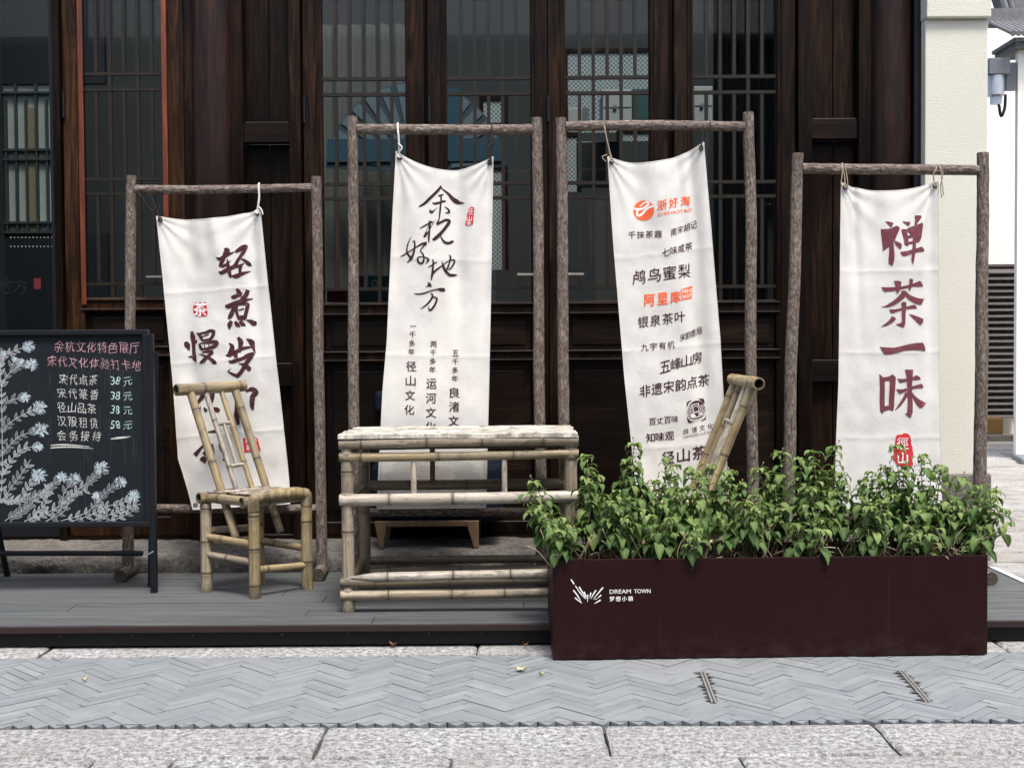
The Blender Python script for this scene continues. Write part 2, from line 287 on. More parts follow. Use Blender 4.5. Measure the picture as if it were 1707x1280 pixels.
pa = k.math('ABSOLUTE', k.math('SINE', k.math('MULTIPLY', u, 98))); pb = k.math('ABSOLUTE', k.math('SINE', k.math('MULTIPLY', v_, 98)))
mn = k.math('MINIMUM', pa, pb); k.col(k.ramp(mn, [(.25, (.34, .37, .36)), (.34, (.10, .12, .12))])); k.rough(.7, .2); M['fret'] = k.m

# ------------------------------------------------------------------ ground
yk0 = G(500, 1079).y                     # deck fascia line
ykb = G(500, 1094).y                     # herringbone back edge
yh0 = G(850, 1209).y                     # herringbone front edge
DZ = P(500, 1040, yk0 - .015).z          # deck height
YF = 6.2                                  # facade
g = MB(); g.v += [(-60, -60, -.04), (60, -60, -.04), (60, 60, -.04), (-60, 60, -.04)]; g.f.append((0, 1, 2, 3))
tag(g.build('street', M['grout'], origin=(0, 0, -.04)), kind='structure')
sl_ = MB(); r_ = random.Random(3)
def row(mb, y0, y1, joints, z, gap=.0045, lean=0.0):
    for a, b in zip(joints[:-1], joints[1:]):
        j = lambda: r_.uniform(-.004, .004)
        dz = r_.uniform(-.003, .003)
        n = 5; pts = []
        for i in range(n + 1): pts.append((a + gap + (b - a - 2 * gap) * i / n + lean * 0, y0 + gap / 2 + j()))
        for i in range(1, 4): pts.append((b - gap + j() - lean * i / 4, y0 + (y1 - y0) * i / 4))
        for i in range(n + 1): pts.append((b - gap - lean - (b - a - 2 * gap) * i / n, y1 - gap / 2 + j()))
        for i in range(1, 4): pts.append((a + gap + j() - lean + lean * i / 4, y1 - (y1 - y0) * i / 4))
        mb.slab(pts, z - .05, z + dz, .007, tone=r_.uniform(0, .55) ** 1.5)
ya = G(850, 1260).y
Xg = lambda x, y: G(x, y).x
row(sl_, ya, yh0 - .008, [-6.2, -4.9, -3.6, -2.3, Xg(-150, 1240), Xg(532, 1240), Xg(1014, 1240), Xg(1487, 1240), 2.1, 3.3, 4.4], 0)
row(sl_, ya - .42, ya, [-6, -4.8, -3.4, -2.2, -1.2, Xg(285, 1270), Xg(752, 1270), Xg(1238, 1270), 1.9, 2.9, 4.1], 0)
for i in range(1, 8):
    y1 = ya - .42 * i; x = -6 + r_.random(); jj = [x]
    while jj[-1] < 4.2: jj.append(jj[-1] + r_.uniform(.8, 1.35))
    row(sl_, y1 - .42, y1, jj, 0)
tag(sl_.build('granite_paving', M['gran'], origin=(0, 0, 0)), kind='structure')
ks = MB(); row(ks, ykb, yk0 + .12, [-6, -4.8, -3.5, -2.4, Xg(75, 1087), Xg(795, 1087), 1.0, 1.75, Xg(1672, 1080), 2.9, 4], .004)
tag(ks.build('kerb_strip', M['gran'], origin=(0, 0, 0)), kind='structure')
# herringbone strips
hb = bmesh.new(); tl = hb.verts.layers.float.new('tone')
bw, nL = .040, 5; c45 = math.cos(R(45)); gp = .0010
def brick(u0, v0, du, dv, tone, dz):
    cs = []; gp = r_.choice((.0002, .0004, .0008, .0014, .0022)); tx_, ty_ = r_.uniform(-.004, .004), r_.uniform(-.006, .006)
    for (u, v) in ((u0 + gp, v0 + gp), (u0 + du - gp, v0 + gp), (u0 + du - gp, v0 + dv - gp), (u0 + gp, v0 + dv - gp)):
        cs.append(((u - v) * c45, (u + v) * c45))
    if max(p[1] for p in cs) < 0 or min(p[1] for p in cs) > ykb - yh0 or max(p[0] for p in cs) < -5.4 or min(p[0] for p in cs) > 4: return
    c0_ = (sum(p[0] for p in cs) / 4, sum(p[1] for p in cs) / 4); vs = [hb.verts.new((p[0], p[1] + yh0, dz + (p[0] - c0_[0]) * tx_ + (p[1] - c0_[1]) * ty_)) for p in cs] + [hb.verts.new((p[0], p[1] + yh0, -.03)) for p in cs]
    for q in vs: q[tl] = tone
    hb.faces.new(vs[:4])
    for i in range(4): hb.faces.new((vs[i], vs[i + 4], vs[(i + 1) % 4 + 4], vs[(i + 1) % 4]))
for a in range(-170, 170):
    for b in range(-170, 170):
        m = (a - b) % (2 * nL)
        t1 = r_.random(); t1 = t1 * .7 + .05 if r_.random() > .05 else .9 + .7 * t1
        if m == 0: brick(a * bw, b * bw, nL * bw, bw, t1, r_.uniform(-.0012, .0012))
        if m == 2 * nL - 1: brick(a * bw, b * bw, bw, nL * bw, t1, r_.uniform(-.0012, .0012))
for co, no in (((0, ykb - .002, 0), (0, 1, 0)), ((0, yh0 + .036, 0), (0, -1, 0)), ((-5.3, 0, 0), (-1, 0, 0)), ((3.9, 0, 0), (1, 0, 0))):
    bmesh.ops.bisect_plane(hb, geom=hb.verts[:] + hb.edges[:] + hb.faces[:], plane_co=co, plane_no=no, clear_outer=True)
sp = bw * math.sqrt(2); x = -5.3
while x < 3.9:                                     # sawtooth front edge
    hgt = r_.uniform(.028, .036); t1 = r_.uniform(.2, .6)
    vs = [hb.verts.new(q) for q in ((x + .002, yh0 + .034, 0), (x + sp * r_.uniform(.42, .58), yh0 + .036 - hgt, 0), (x + sp - .002, yh0 + .034, 0))]
    ws = [hb.verts.new((q.co.x, q.co.y, -.03)) for q in vs]
    for q in vs + ws: q[tl] = t1
    hb.faces.new(vs); hb.faces.new((vs[0], ws[0], ws[1], vs[1])); hb.faces.new((vs[1], ws[1], ws[2], vs[2])); x += sp
bmesh.ops.recalc_face_normals(hb, faces=hb.faces)
for f in hb.faces:
    if abs(f.normal.z) > .9 and f.normal.z < 0: f.normal_flip()
me = bpy.data.meshes.new('herringbone_paving'); hb.to_mesh(me); hb.free(); me.materials.append(M['slate'])
ho = bpy.data.objects.new('herringbone_paving', me); C.objects.link(ho); tag(ho, kind='structure')
# alley on the right
al = MB(); y = 5.25; XA = 2.33; ZA = DZ - .004
while y < 15.2:
    d = r_.uniform(.28, .5) * (1 if y < 8 else 1.25); x = XA + r_.uniform(-.0, .02) if y < 6.6 else 1.8
    while x < 9:
        l = r_.uniform(.9, 1.9); n = 6; z = ZA + r_.uniform(-.012, .008)
        pts = [(x + l * i / n + .006, y + r_.uniform(0, .018)) for i in range(n)] + [(x + l - .012, y + .01)] + [(x + l - l * i / n - .012, y + d - .012 + r_.uniform(-.02, .004)) for i in range(n)] + [(x + .006, y + d - .012)]
        al.slab(pts, z - .2, z, .012, tone=r_.random() ** 2 * .8); x += l
    y += d
y = yk0 - .0
for yy in (4.72, 5.0):
    x = XA + .12
    while x < 5: al.slab([(x + .01, yy), (x + .85, yy), (x + .85, yy + .26), (x + .01, yy + .26)], -.1, ZA - .06 if yy < 4.9 else ZA, .01, tone=.3); x += .87
tag(al.build('alley_paving', M['pale'], origin=(0, 0, 0)), kind='structure')
al2 = MB(); al2.v += [(1.7, 5.2, ZA - .03), (14, 5.2, ZA - .03), (14, 20, ZA - .03), (1.7, 20, ZA - .03)]; al2.f.append((0, 1, 2, 3)); tag(al2.build('alley_ground', M['grout'], origin=(1.7, 5.2, ZA - .03)), kind='structure')

# planter footprint (needed by the deck notch)
PA, PB = G(922, 1101), G(1646, 1092); pdir = (PB - PA).normalized(); pn = Vector((-pdir.y, pdir.x, 0)); PL = (PB - PA).length; PD = .36
PH = P(1283, 929, (PA.y + PB.y) / 2).z
pback = max(PA.y, PB.y) + PD + .02
# ------------------------------------------------------------------ deck
YD0, YD1 = yk0 - .02, 5.78
dk = thing('wooden_deck', (-.5, YD0, 0), 'low grey plank deck with brown edge and black front under the bamboo furniture', 'deck')
d = MB(); y = YD0; pw = .137; XD0, XD1 = -5.2, XA - .03
while y < YD1 - .02:
    y2 = min(y + pw, YD1)
    spans = [(XD0, PA.x - .003), (PB.x + .003, XD1)] if y < pback else [(XD0, XD1)]
    for s0, s1 in spans:
        x = s0
        while x < s1 - .01:
            x2 = x + r_.uniform(1.6, 2.6)
            if s1 - x2 < .7: x2 = s1
            x2 = min(x2, s1); z = DZ + r_.uniform(-.0008, .0008)
            d.slab([(x + .0012, y + .002), (x2 - .0012, y + .002), (x2 - .0012, y2 - .002), (x + .0012, y2 - .002)], DZ - .025, z, .002, tone=r_.random() * .45)
            x = x2
    y = y2
d.build('decking', M['deck'], dk)
lp = MB(); fs = MB()
for a, b in ((XD0, PA.x - .003), (PB.x + .003, XD1 + .02)):
    lp.box(a, b, YD0 - .012, YD0 - .001, DZ - .027, DZ - .002); fs.box(a, b, YD0 + .018, YD0 + .05, .012, DZ - .03)
lp.build('edge_trim', M['lip'], dk, bevel=.002); fs.build('fascia', M['fascia'], dk)
sc_ = MB()
for i in range(26):
    x = XD0 + .2 + i * .29 + r_.uniform(-.06, .06)
    if x < PA.x - .05: sc_.tube([(x, YD0 + .0165, DZ * .56 + r_.uniform(-.004, .004)), (x, YD0 + .018, DZ * .56)], .0032, 8)
sc_.build('screw_heads', M['grey'], dk)
et = MB(); et.box(XD1 + .004, XD1 + .035, YD0 + .05, YD1, 0, DZ + .004); et.build('edging_strip', M['offw'], dk)

# ------------------------------------------------------------------ shop front
ZF = lambda y, Y=YF: P(853, y, Y).z
XF = lambda x, Y=YF: P(x, 585, Y).x
shop = thing('shop_building', (0, YF, DZ), 'dark timber teahouse front with lattice doors, round columns and cream end pillar', 'building')
PZ = .195
pl = bmesh.new(); bmesh.ops.create_grid(pl, x_segments=190, y_segments=14, size=.5)
for v in pl.verts:
    x = -6.2 + (v.co.x + .5) * 8.22; t = v.co.y + .5
    if t < .45: q = t / .45; p = Vector((x, 5.80 - .02 * q, DZ - .03 + (PZ - DZ + .03) * q))
    else: q = (t - .45) / .55; p = Vector((x, 5.78 + .5 * q, PZ))
    nz = noise.noise(p * 6) * .018 + noise.noise(p * 22) * .010; edge = math.exp(-((t - .45) / .12) ** 2)
    p += Vector((0, .03 * edge + nz, nz * .6 - .012 * edge)); v.co = p
mm = bpy.data.meshes.new('stone_plinth'); pl.to_mesh(mm); pl.free(); mm.materials.append(M['stone']); mm.polygons.foreach_set('use_smooth', [True] * len(mm.polygons))
po = bpy.data.objects.new('stone_plinth', mm); C.objects.link(po); adopt(po, shop)
ZT = 3.35
def leaf_parts(cx, dz=0, red=False):
    """one lattice door leaf: frame > glass_pane, lattice, lower_panel, hinge"""
    hw, st = XF(853 + 69) - XF(853), XF(853 + 31) - XF(853)
    z = lambda y: ZF(y) + dz
    x0, x1, o0, o1 = cx - hw, cx + hw, cx - hw - st, cx + hw + st
    f = MB(); y0, y1 = YF - .02, YF + .035
    for a, b in ((o0, x0), (x1, o1)):
        f.box(a, b, y0, y1, PZ + .02, ZT)
    for a, b in ((503, 527), (584, 602), (868, 893)): f.box(x0, x1, y0 + .002, y1, z(b) if b < 890 else PZ + .02, z(a))
    for a, b in ((x0 - .012, x0 - .004), (x1 + .004, x1 + .012), (x0 - .028, x0 - .022), (x1 + .022, x1 + .028)): f.box(a, b, y0 - .007, y0 + .001, z(505), ZT)
    for yy in (507, 523, 586, 600): f.box(x0 - .02, x1 + .02, y0 - .008, y0 + .003, z(yy) - .005, z(yy) + .005)
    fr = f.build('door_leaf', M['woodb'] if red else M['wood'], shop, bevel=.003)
    gz = MB(); gz.box(x0 - .004, x1 + .004, YF + .014, YF + .018, z(503) - .003, ZT); gz.build('glass_pane', M['glass'], fr)
    lt = MB(); b2 = .0085
    pairs = (131, 157, 306, 330, 480); ys = [z(y) for y in pairs]
    for zz in ys: lt.box(x0, x1, YF - .012, YF + .010, zz - b2, zz + b2)
    for i in range(1, 6):
        x = x0 + (x1 - x0) * i / 6
        if i % 2 == 0: lt.box(x - b2, x + b2, YF - .010, YF + .008, z(503), ZT)
        else:
            for a, b in ((ys[0], ZT), (ys[2], ys[1]), (ys[4], ys[3])): lt.box(x - b2, x + b2, YF - .010, YF + .008, a, b)
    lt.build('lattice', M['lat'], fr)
    lw = MB(); lw.box(x0, x1, YF + .012, YF + .03, z(584), z(527)); lw.box(x0, x1, YF + .012, YF + .03, z(868), z(602))
    lw.box(x0 + .03, x1 - .03, YF + .004, YF + .014, z(575), z(536)); lw.box(x0 + .035, x1 - .035, YF + .004, YF + .014, z(850), z(618)); lw.build('lower_panel', M['woodx'], fr, bevel=.004)
    hg = MB(); hg.tube([(o0 + .006, y0 - .008, z(205)), (o0 + .006, y0 - .008, z(162))], .007, 8); hg.build('hinge', M['black'], fr)
    if red:
        for xx in (x0, x1):
            rs = MB(); rs.box(xx - .013, xx + .013, y0 - .012, y0 - .0085, z(515), ZT); rs.build('edge_strip', M['red'], fr, bevel=.002)
    return fr
L1 = leaf_parts(XF(611))
def copy_part(o, dx, parent):
    c = o.copy(); C.objects.link(c); c.parent = parent; c.matrix_parent_inverse = o.matrix_parent_inverse.copy()
    if parent is shop: c.location.x += dx
    for ch in list(o.children): copy_part(ch, 0, c)
    return c
for cx in (817.5, 1014, 1224): copy_part(L1, XF(cx) - XF(611), shop)
leaf_parts(XF(214), .034, True)
for i, x in enumerate((876, 960, 264)):
    h = MB(); hx = XF(x); hz = ZF(460); h.tube([(hx - .04, YF - .055, hz), (hx + .04, YF - .055, hz)], .010, 10); h.box(hx - .004, hx + .004, YF - .05, YF - .02, hz - .004, hz + .004); h.build('door_handle', M['handle'], shop)
# posts, columns, boarded panels
for x in (505, 716, 914, 1121):
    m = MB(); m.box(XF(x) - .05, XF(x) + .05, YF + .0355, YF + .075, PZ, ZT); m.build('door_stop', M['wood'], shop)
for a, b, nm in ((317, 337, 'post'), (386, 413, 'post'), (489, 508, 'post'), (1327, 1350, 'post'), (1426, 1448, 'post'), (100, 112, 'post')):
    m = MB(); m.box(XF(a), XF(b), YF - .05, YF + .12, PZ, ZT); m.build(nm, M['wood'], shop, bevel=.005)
m = MB(); m.box(XF(1510), XF(1535), YF - .12, YF + .12, PZ - .05, ZT); m.build('corner_post', M['black'], shop, bevel=.004)
m = MB(); m.box(XF(1535) + .001, XF(1545), YF - .10, YF + .10, PZ - .05, ZT); m.build('corner_trim', M['lgrey'], shop)
for x, r in ((362, .105), (1480, .108)):
    m = MB(); n = 24; zs = [PZ - .05 + (ZT - PZ + .05) * i / n for i in range(n + 1)]
    m.tube([(XF(x) + .002 * math.sin(z * 3), YF - .02, z) for z in zs], [r * (1 + .012 * noise.noise(Vector((x, 0, z * 1.4)))) for z in zs], 32); m.build('column', M['column'], shop, smooth=True)
def boarded(xa, xb):
    m = MB(); a, b = XF(xa), XF(xb); mid = (a + b) / 2 + .005
    for z0, z1 in ((ZF(202), ZT), (ZF(602), ZF(238)), (PZ, ZF(640))):
        m.box(a, mid - .002, YF + .02, YF + .05, z0, z1); m.box(mid + .002, b, YF + .022, YF + .05, z0, z1)
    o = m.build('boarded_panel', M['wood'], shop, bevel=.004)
    for ya_, yb_ in ((203, 237), (603, 639)):
        r = MB(); r.prism([(a - .004, ZF(yb_)), (b + .004, ZF(yb_)), (b + .004, ZF(ya_ + 4)), (b - .006, ZF(ya_)), (a + .006, ZF(ya_)), (a - .004, ZF(ya_ + 4))], YF - .035, YF + .03); r.build('cap_rail', M['woodx'], o, bevel=.003)
boarded(414, 488); boarded(1351, 1425)
m = MB(); m.box(XF(-420), XF(1545), YF - .06, YF + .15, ZT + .001, ZT + .45); m.build('unseen_lintel', M['wood'], shop)  # beam above the view, added to block light from the room
m = MB(); m.box(XF(-420), XF(1545), YF - .015, YF + .06, PZ - .03, PZ + .019); m.build('threshold', M['woodx'], shop)
# cream pillar
YP = 6.02; m = MB(); m.box(P(1541, 585, YP).x, P(1645, 585, YP).x, YP, YP + .5, .3, ZF(37, YP)); m.build('plaster_pillar', M['plas'], shop, bevel=.006)
m = MB(); m.box(P(1540, 585, YP).x, P(1646.5, 585, YP).x, YP - .03, YP + .52, ZF(37, YP) + .001, 4.2); m.build('pillar_head', M['plas'], shop, bevel=.006)
m = MB(); m.box(P(1538, 585, YP).x, P(1651, 585, YP).x, YP - .03, YP + .52, DZ - .05, P(1650, 789, YP).z); m.build('pillar_base', M['stone'], shop, bevel=.012)
m = MB(); m.box(-7, XF(-402), YF - .03, YF + .12, PZ - .02, ZT + .45); m.build('timber_wall', M['wood'], shop)
# left glass door with dark frame
xg0, xg1 = XF(-400), XF(99)
f = MB(); f.box(xg0, xg0 + .05, YF - .02, YF + .03, PZ + .02, ZT); f.box(xg1 - .022, xg1, YF - .02, YF + .03, PZ + .02, ZT); f.box(xg0 + .05, xg1 - .022, YF - .02, YF + .03, PZ + .02, PZ + .22)
gd = f.build('glass_door', M['black'], shop)
q = MB(); q.box(xg0 + .05, xg1 - .022, YF, YF + .006, PZ + .22, ZT); q.build('glass_pane', M['glass'], gd)
dt = MB()
for i in range(14):
    for yy in (396, 411):
        c0 = P(18 + i * 6.2, yy, YF - .002); dt.tube([(c0.x, YF - .002, c0.z), (c0.x, YF - .0005, c0.z)], .0022, 8)
dt.build('safety_dots', M['offw'], gd)
# the room behind
rm = MB(); x0, x1 = XF(-420), XF(1540)
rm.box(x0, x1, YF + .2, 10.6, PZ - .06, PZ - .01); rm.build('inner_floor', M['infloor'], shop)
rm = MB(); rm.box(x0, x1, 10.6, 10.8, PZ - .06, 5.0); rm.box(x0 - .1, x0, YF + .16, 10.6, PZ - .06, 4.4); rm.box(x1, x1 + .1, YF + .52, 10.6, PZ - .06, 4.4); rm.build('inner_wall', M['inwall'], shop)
rm = MB(); rm.box(x0, x1, YF + .16, 6.95, ZT + .1, ZT + .2); rm.build('inner_ceiling', M['inwall'], shop)  # ceiling stops short: added opening lets sky light onto fan and screens

# ------------------------------------------------------------------ poles: bark logs and bamboo
def pole(name, p0, p1, r0, r1, mat, parent, kind='bamboo', seed=0, hollow=True, bow=.0, nodes=.19, taper0=False):
    p0, p1 = Vector(p0), Vector(p1); L = (p1 - p0).length; rr = random.Random(seed * 7 + 1)
    m = MB(); seg = 20 if kind == 'log' else 16
    ph = rr.random() * 6.28; zs = []; nd = []
    if kind == 'log':
        n = max(6, int(L / .014)); zs = [(L * i / n, 1.0, 0) for i in range(n + 1)]
    else:
        z = rr.uniform(.25, .8) * nodes; npos = []
        while z < L - .02: npos.append(z); z += nodes * rr.uniform(.8, 1.2)
        S_ = {0.0: (1, 0), L: (1, 0)}
        q = 0.0
        while q < L: S_[q] = (1, 0); q += .05
        for z in npos:
            for dz, k, a in ((-.016, 1.0, .1), (-.008, 1.055, .35), (-.0035, 1.07, .6), (-.0012, .985, 1), (.0012, .985, 1), (.0035, 1.06, .6), (.010, 1.02, .25), (.018, 1, .05)):
                if .002 < z + dz < L - .002: S_[z + dz] = (k, a)
        zs = [(z, *S_[z]) for z in sorted(S_)]
    rad = lambda z: r0 + (r1 - r0) * z / L
    na = []
    off = Vector((seed * 3.7, seed * 1.3, 0))
    for (z, k, a) in zs:
        t = z / L; bx, by = bow * math.sin(math.pi * t) * math.cos(ph), bow * math.sin(math.pi * t) * math.sin(ph)
        if kind == 'log':
            bx += .007 * r0 / .025 * noise.noise(Vector((z * 1.6, seed, 0))); by += .007 * r0 / .025 * noise.noise(Vector((z * 1.6, seed, 9)))
        for i in range(seg):
            an = 2 * math.pi * i / seg; r = rad(z) * k
            if kind == 'log':
                q = Vector((math.cos(an) * 2.2, math.sin(an) * 2.2, z * 9)) + off
                r *= 1 + .06 * noise.noise(q) + .05 * noise.noise(q * 3.1) + .22 * max(0, noise.noise(q * .62 + Vector((5, 5, 5))) - .42)
            else:
                r *= 1 + .02 * noise.noise(Vector((math.cos(an), math.sin(an), z * 3)) + off)
                if taper0: r *= min(1, .25 + z / .13)
            m.v.append((math.cos(an) * r + bx, math.sin(an) * r + by, z))
        na += [a] * seg
    for j in range(len(zs) - 1):
        for i in range(seg):
            i2 = (i + 1) % seg; m.f.append((j * seg + i, j * seg + i2, (j + 1) * seg + i2, (j + 1) * seg + i))
    key = 'endcap' if kind == 'log' else 'hole'
    m.a['node'] = na; ea = [0.0] * len(m.v)
    for end, sg in ((0, 1), (len(zs) - 1, -1)):
        base = end * seg; z = zs[end][0]
        if kind == 'bamboo' and hollow and not taper0:
            b = len(m.v)
            for (f, dz) in ((.74, 0), (.72, .07)):
                for i in range(seg):
                    v = m.v[base + i]; m.v.append((v[0] * f, v[1] * f, z + sg * dz)); ea.append(.6 if dz == 0 else 1.0); na.append(0)
            for i in range(seg):
                i2 = (i + 1) % seg
                m.f.append((base + i, base + i2, b + i2, b + i)); m.f.append((b + i, b + i2, b + seg + i2, b + seg + i))
            m.f.append(tuple(b + seg + i for i in range(seg)))
        else:
            b = len(m.v)
            for i in range(seg):
                v = m.v[base + i]; m.v.append(v); ea.append(1.0 if kind == 'log' else .25); na.append(0)
            m.f.append(tuple(b + i for i in range(seg)))
    m.a[key] = ea
    o = m.build(name, mat, None, smooth=True, origin=(0, 0, 0))
    try: o.data.set_sharp_from_angle(angle=R(55))
    except Exception: pass
    q = (p1 - p0).to_track_quat('Z', 'Y'); q = q @ Euler((0, 0, rr.uniform(0, 6))).to_quaternion()
    o.rotation_mode = 'QUATERNION'; o.rotation_quaternion = q; o.location = p0
    return adopt(o, parent)

# ------------------------------------------------------------------ banner frames
YB = 5.5
def frame(lx, rx, ltop, rtop, beam, low, pr, label, seed, yo=0.0, footpx=None):
    Yp = YB + yo
    zd = DZ
    def post(x0, y0, x1, y1): return P(x0, y0, Yp), P(x1, y1, Yp)
    a1, a0 = post(lx[0], ltop, lx[1], 900); b1, b0 = post(rx[0], rtop, rx[1], 900)
    ext = lambda t, b: b + (b - t) * ((zd + .05 - b.z) / (b.z - t.z))
    a0, b0 = ext(a1, a0), ext(b1, b0)
    t = thing('banner_frame', ((a0.x + b0.x) / 2, Yp, zd), label, 'frame', 'rustic log frames the banners hang from')
    pole('post', a0, a1, pr * 1.06, pr * .94, M['bark'], t, 'log', seed); pole('post', b0, b1, pr * 1.06, pr * .96, M['bark'], t, 'log', seed + 1)
    at = lambda p0, p1, z: p0 + (p1 - p0) * ((z - p0.z) / (p1.z - p0.z))
    za, zb = P(lx[0], beam[0], Yp).z, P(rx[0], beam[1], Yp).z
    A, B = at(a0, a1, za), at(b0, b1, zb); dx = (B - A).normalized() * pr * .8
    pole('top_beam', A + dx, B - dx, beam[2], beam[2] * .97, M['bark'], t, 'log', seed + 2)
    za, zb = P(lx[1], low[0], Yp).z, P(rx[1], low[1], Yp).z
    A2, B2 = at(a0, a1, za), at(b0, b1, zb)
    pole('lower_beam', A2 + dx, B2 - dx, pr * .82, pr * .82, M['bark'], t, 'log', seed + 3)
    for i, q in enumerate((a0, b0)):
        pole('foot_log', (q.x + .004, Yp - .13, zd + .030), (q.x - .004, min(Yp + .2, 5.775), zd + .030), .029, .029, M['bark'], t, 'log', seed + 4 + i)
    return t
frame((219, 214), (527, 536), 293, 295, (316, 314, .0205), (847, 849), .0250, 'shortest log frame, standing behind the chalkboard and the left bamboo chair', 11, .17)
frame((588, 591), (895, 902), 195, 197, (216, 217, .0235), (854, 853), .0250, 'tall log frame behind the bamboo table, its feet astride the navy seat', 31, .02)
frame((935.5, 942), (1248.5, 1255), 197, 188, (211, 210, .0230), (856, 856), .0260, 'tallest log frame, holding the banner with orange logos', 51, .0)
frame((1330, 1312), (1638.5, 1633), 256, 255, (281, 284, .0240), (858, 858), .0275, 'medium high log frame in front of the cream pillar at the right', 71, -.03)

# ------------------------------------------------------------------ printed cotton banners
def interp(poly, t):
    n = len(poly) - 1; L = [0]
    for i in range(n): L.append(L[-1] + math.dist(poly[i], poly[i + 1]))
    d = t * L[-1]
    for i in range(n):
        if d <= L[i + 1] + 1e-9:
            q = (d - L[i]) / (L[i + 1] - L[i]); a, b = poly[i], poly[i + 1]
            return a[0] + (b[0] - a[0]) * q, a[1] + (b[1] - a[1]) * q
    return poly[-1]
class Banner:
    def __init__(s, left, right, sag, Y, seed, folds, label, crease=.5, botcurl=0.0):
        s.l, s.r, s.sag, s.Y, s.seed, s.folds, s.crease, s.curl = left, right, sag, Y, seed, folds, crease, botcurl
        s.t = thing('hanging_banner', P((left[0][0] + right[0][0]) / 2, (left[-1][1] + right[-1][1]) / 2, Y), label, 'banner', 'printed cotton banners hung from log frames')
        nu, nv = 60, 200; m = MB()
        for j in range(nv + 1):
            for i in range(nu + 1): m.v.append(tuple(s.w(i / nu, j / nv)))
        for j in range(nv):
            for i in range(nu):
                a = j * (nu + 1) + i; m.f.append((a, a + 1, a + nu + 2, a + nu + 1))
        s.o = m.build('cloth', M['cloth'], s.t, smooth=True)
        hm = MB()
        for u in (0, 1):
            hm.tube([s.w(u, j / 100) for j in range(101)], .0016, 5)
        hm.tube([s.w(i / 40, 0) for i in range(41)], .0022, 5); hm.tube([s.w(i / 40, 1) for i in range(41)], .0022, 5)
        hm.build('hem', M['cloth'], s.t, smooth=True)
        s.k = 0
    def px(s, u, v):
        a, b = interp(s.l, v), interp(s.r, v)
        y = a[1] + (b[1] - a[1]) * u + s.sag * 4 * u * (1 - u) * math.exp(-v / .10)
        return a[0] + (b[0] - a[0]) * u, y
    def depth(s, u, v):
        d = 0
        for (u0, w_, a, v0, v1, sl) in s.folds:           # soft folds running down the cloth
            c = u0 + sl * v; g_ = math.exp(-((u - c) / w_) ** 2)
            d += 2.2 * a * g_ * (math.exp(-((v - v0) / v1) ** 2) if v > v0 else 1)
        d += .010 * 4 * u * (1 - u) * math.exp(-v / .07)
        d += .006 * noise.noise(Vector((u * 2.2, v * 5, s.seed))) + .0028 * noise.noise(Vector((u * 7, v * 16, s.seed + 3)))
        for cr in (s.crease, s.crease * .52, min(.97, s.crease * 1.5)):
            d -= .0022 * math.exp(-abs(v - cr - .004 * noise.noise(Vector((u * 5, s.seed, cr)))) / .006)
        # pull from the two grommets
        for u0 in (0, 1):
            r = math.hypot((u - u0) * .5, v); d -= .006 * math.exp(-r / .05) + .004 * math.sin(14 * math.atan2(v, abs(u - u0) * .5 + 1e-6)) * math.exp(-r / .16) * min(1, r / .03)
        if s.curl and v > .86: d -= s.curl * ((v - .86) / .14) ** 2
        return d
    def w(s, u, v, off=0.0):
        x, y = s.px(u, v); p = P(x, y, s.Y - .028)
        p.y += s.depth(u, v) - off; return p
    def inv(s, x, y):
        u, v = .5, .5
        for _ in range(5):
            lo, hi = -.02, 1.02
            for _ in range(22):
                v = (lo + hi) / 2
                if s.px(u, min(max(v, 0), 1))[1] < y: lo = v
                else: hi = v
            a, b = interp(s.l, min(max(v, 0), 1)), interp(s.r, min(max(v, 0), 1)); u = (x - a[0]) / (b[0] - a[0])
        return u, min(max(v, 0), 1)
    def put(s, name, polys, mat, lift=0, parent=None):
        """polys: outlines or (verts, faces) in measured photo units; laid onto the cloth, cut to follow its folds"""
        bm = bmesh.new(); lay = bm.verts.layers.float.new('lay')
        for (vs, fs) in polys:
            s.k += 1; base = [bm.verts.new((v[0], v[1], 0)) for v in vs]
            for q in base: q[lay] = (s.k % 40) * 1e-5
            for f in fs:
                try: bm.faces.new([base[i] for i in f])
                except ValueError: pass
        bmesh.ops.triangulate(bm, faces=[f for f in bm.faces if len(f.verts) > 4])
        xs = [v.co.x for v in bm.verts]; ys = [v.co.y for v in bm.verts]
        for ax, lo, hi in ((0, min(xs), max(xs)), (1, min(ys), max(ys))):
            q = math.ceil(lo / 5) * 5
            while q < hi:
                bmesh.ops.bisect_plane(bm, geom=bm.verts[:] + bm.edges[:] + bm.faces[:], plane_co=(q, 0, 0) if ax == 0 else (0, q, 0), plane_no=(1, 0, 0) if ax == 0 else (0, 1, 0)); q += 5
        for v in bm.verts:
            u, vv = s.inv(v.co.x, v.co.y); v.co = s.w(u, vv, .0016 + lift + v[lay])
        for f in bm.faces:
            f.normal_update()
            if f.normal.y > 0: f.normal_flip()
        m = bpy.data.meshes.new(name)
        o0 = Vector(s.o.location) + s.t.location * 0
        bm.to_mesh(m); bm.free(); m.materials.append(mat); m.polygons.foreach_set('use_smooth', [True] * len(m.polygons))
        o = bpy.data.objects.new(name, m); C.objects.link(o)
        return adopt(o, parent or s.t)

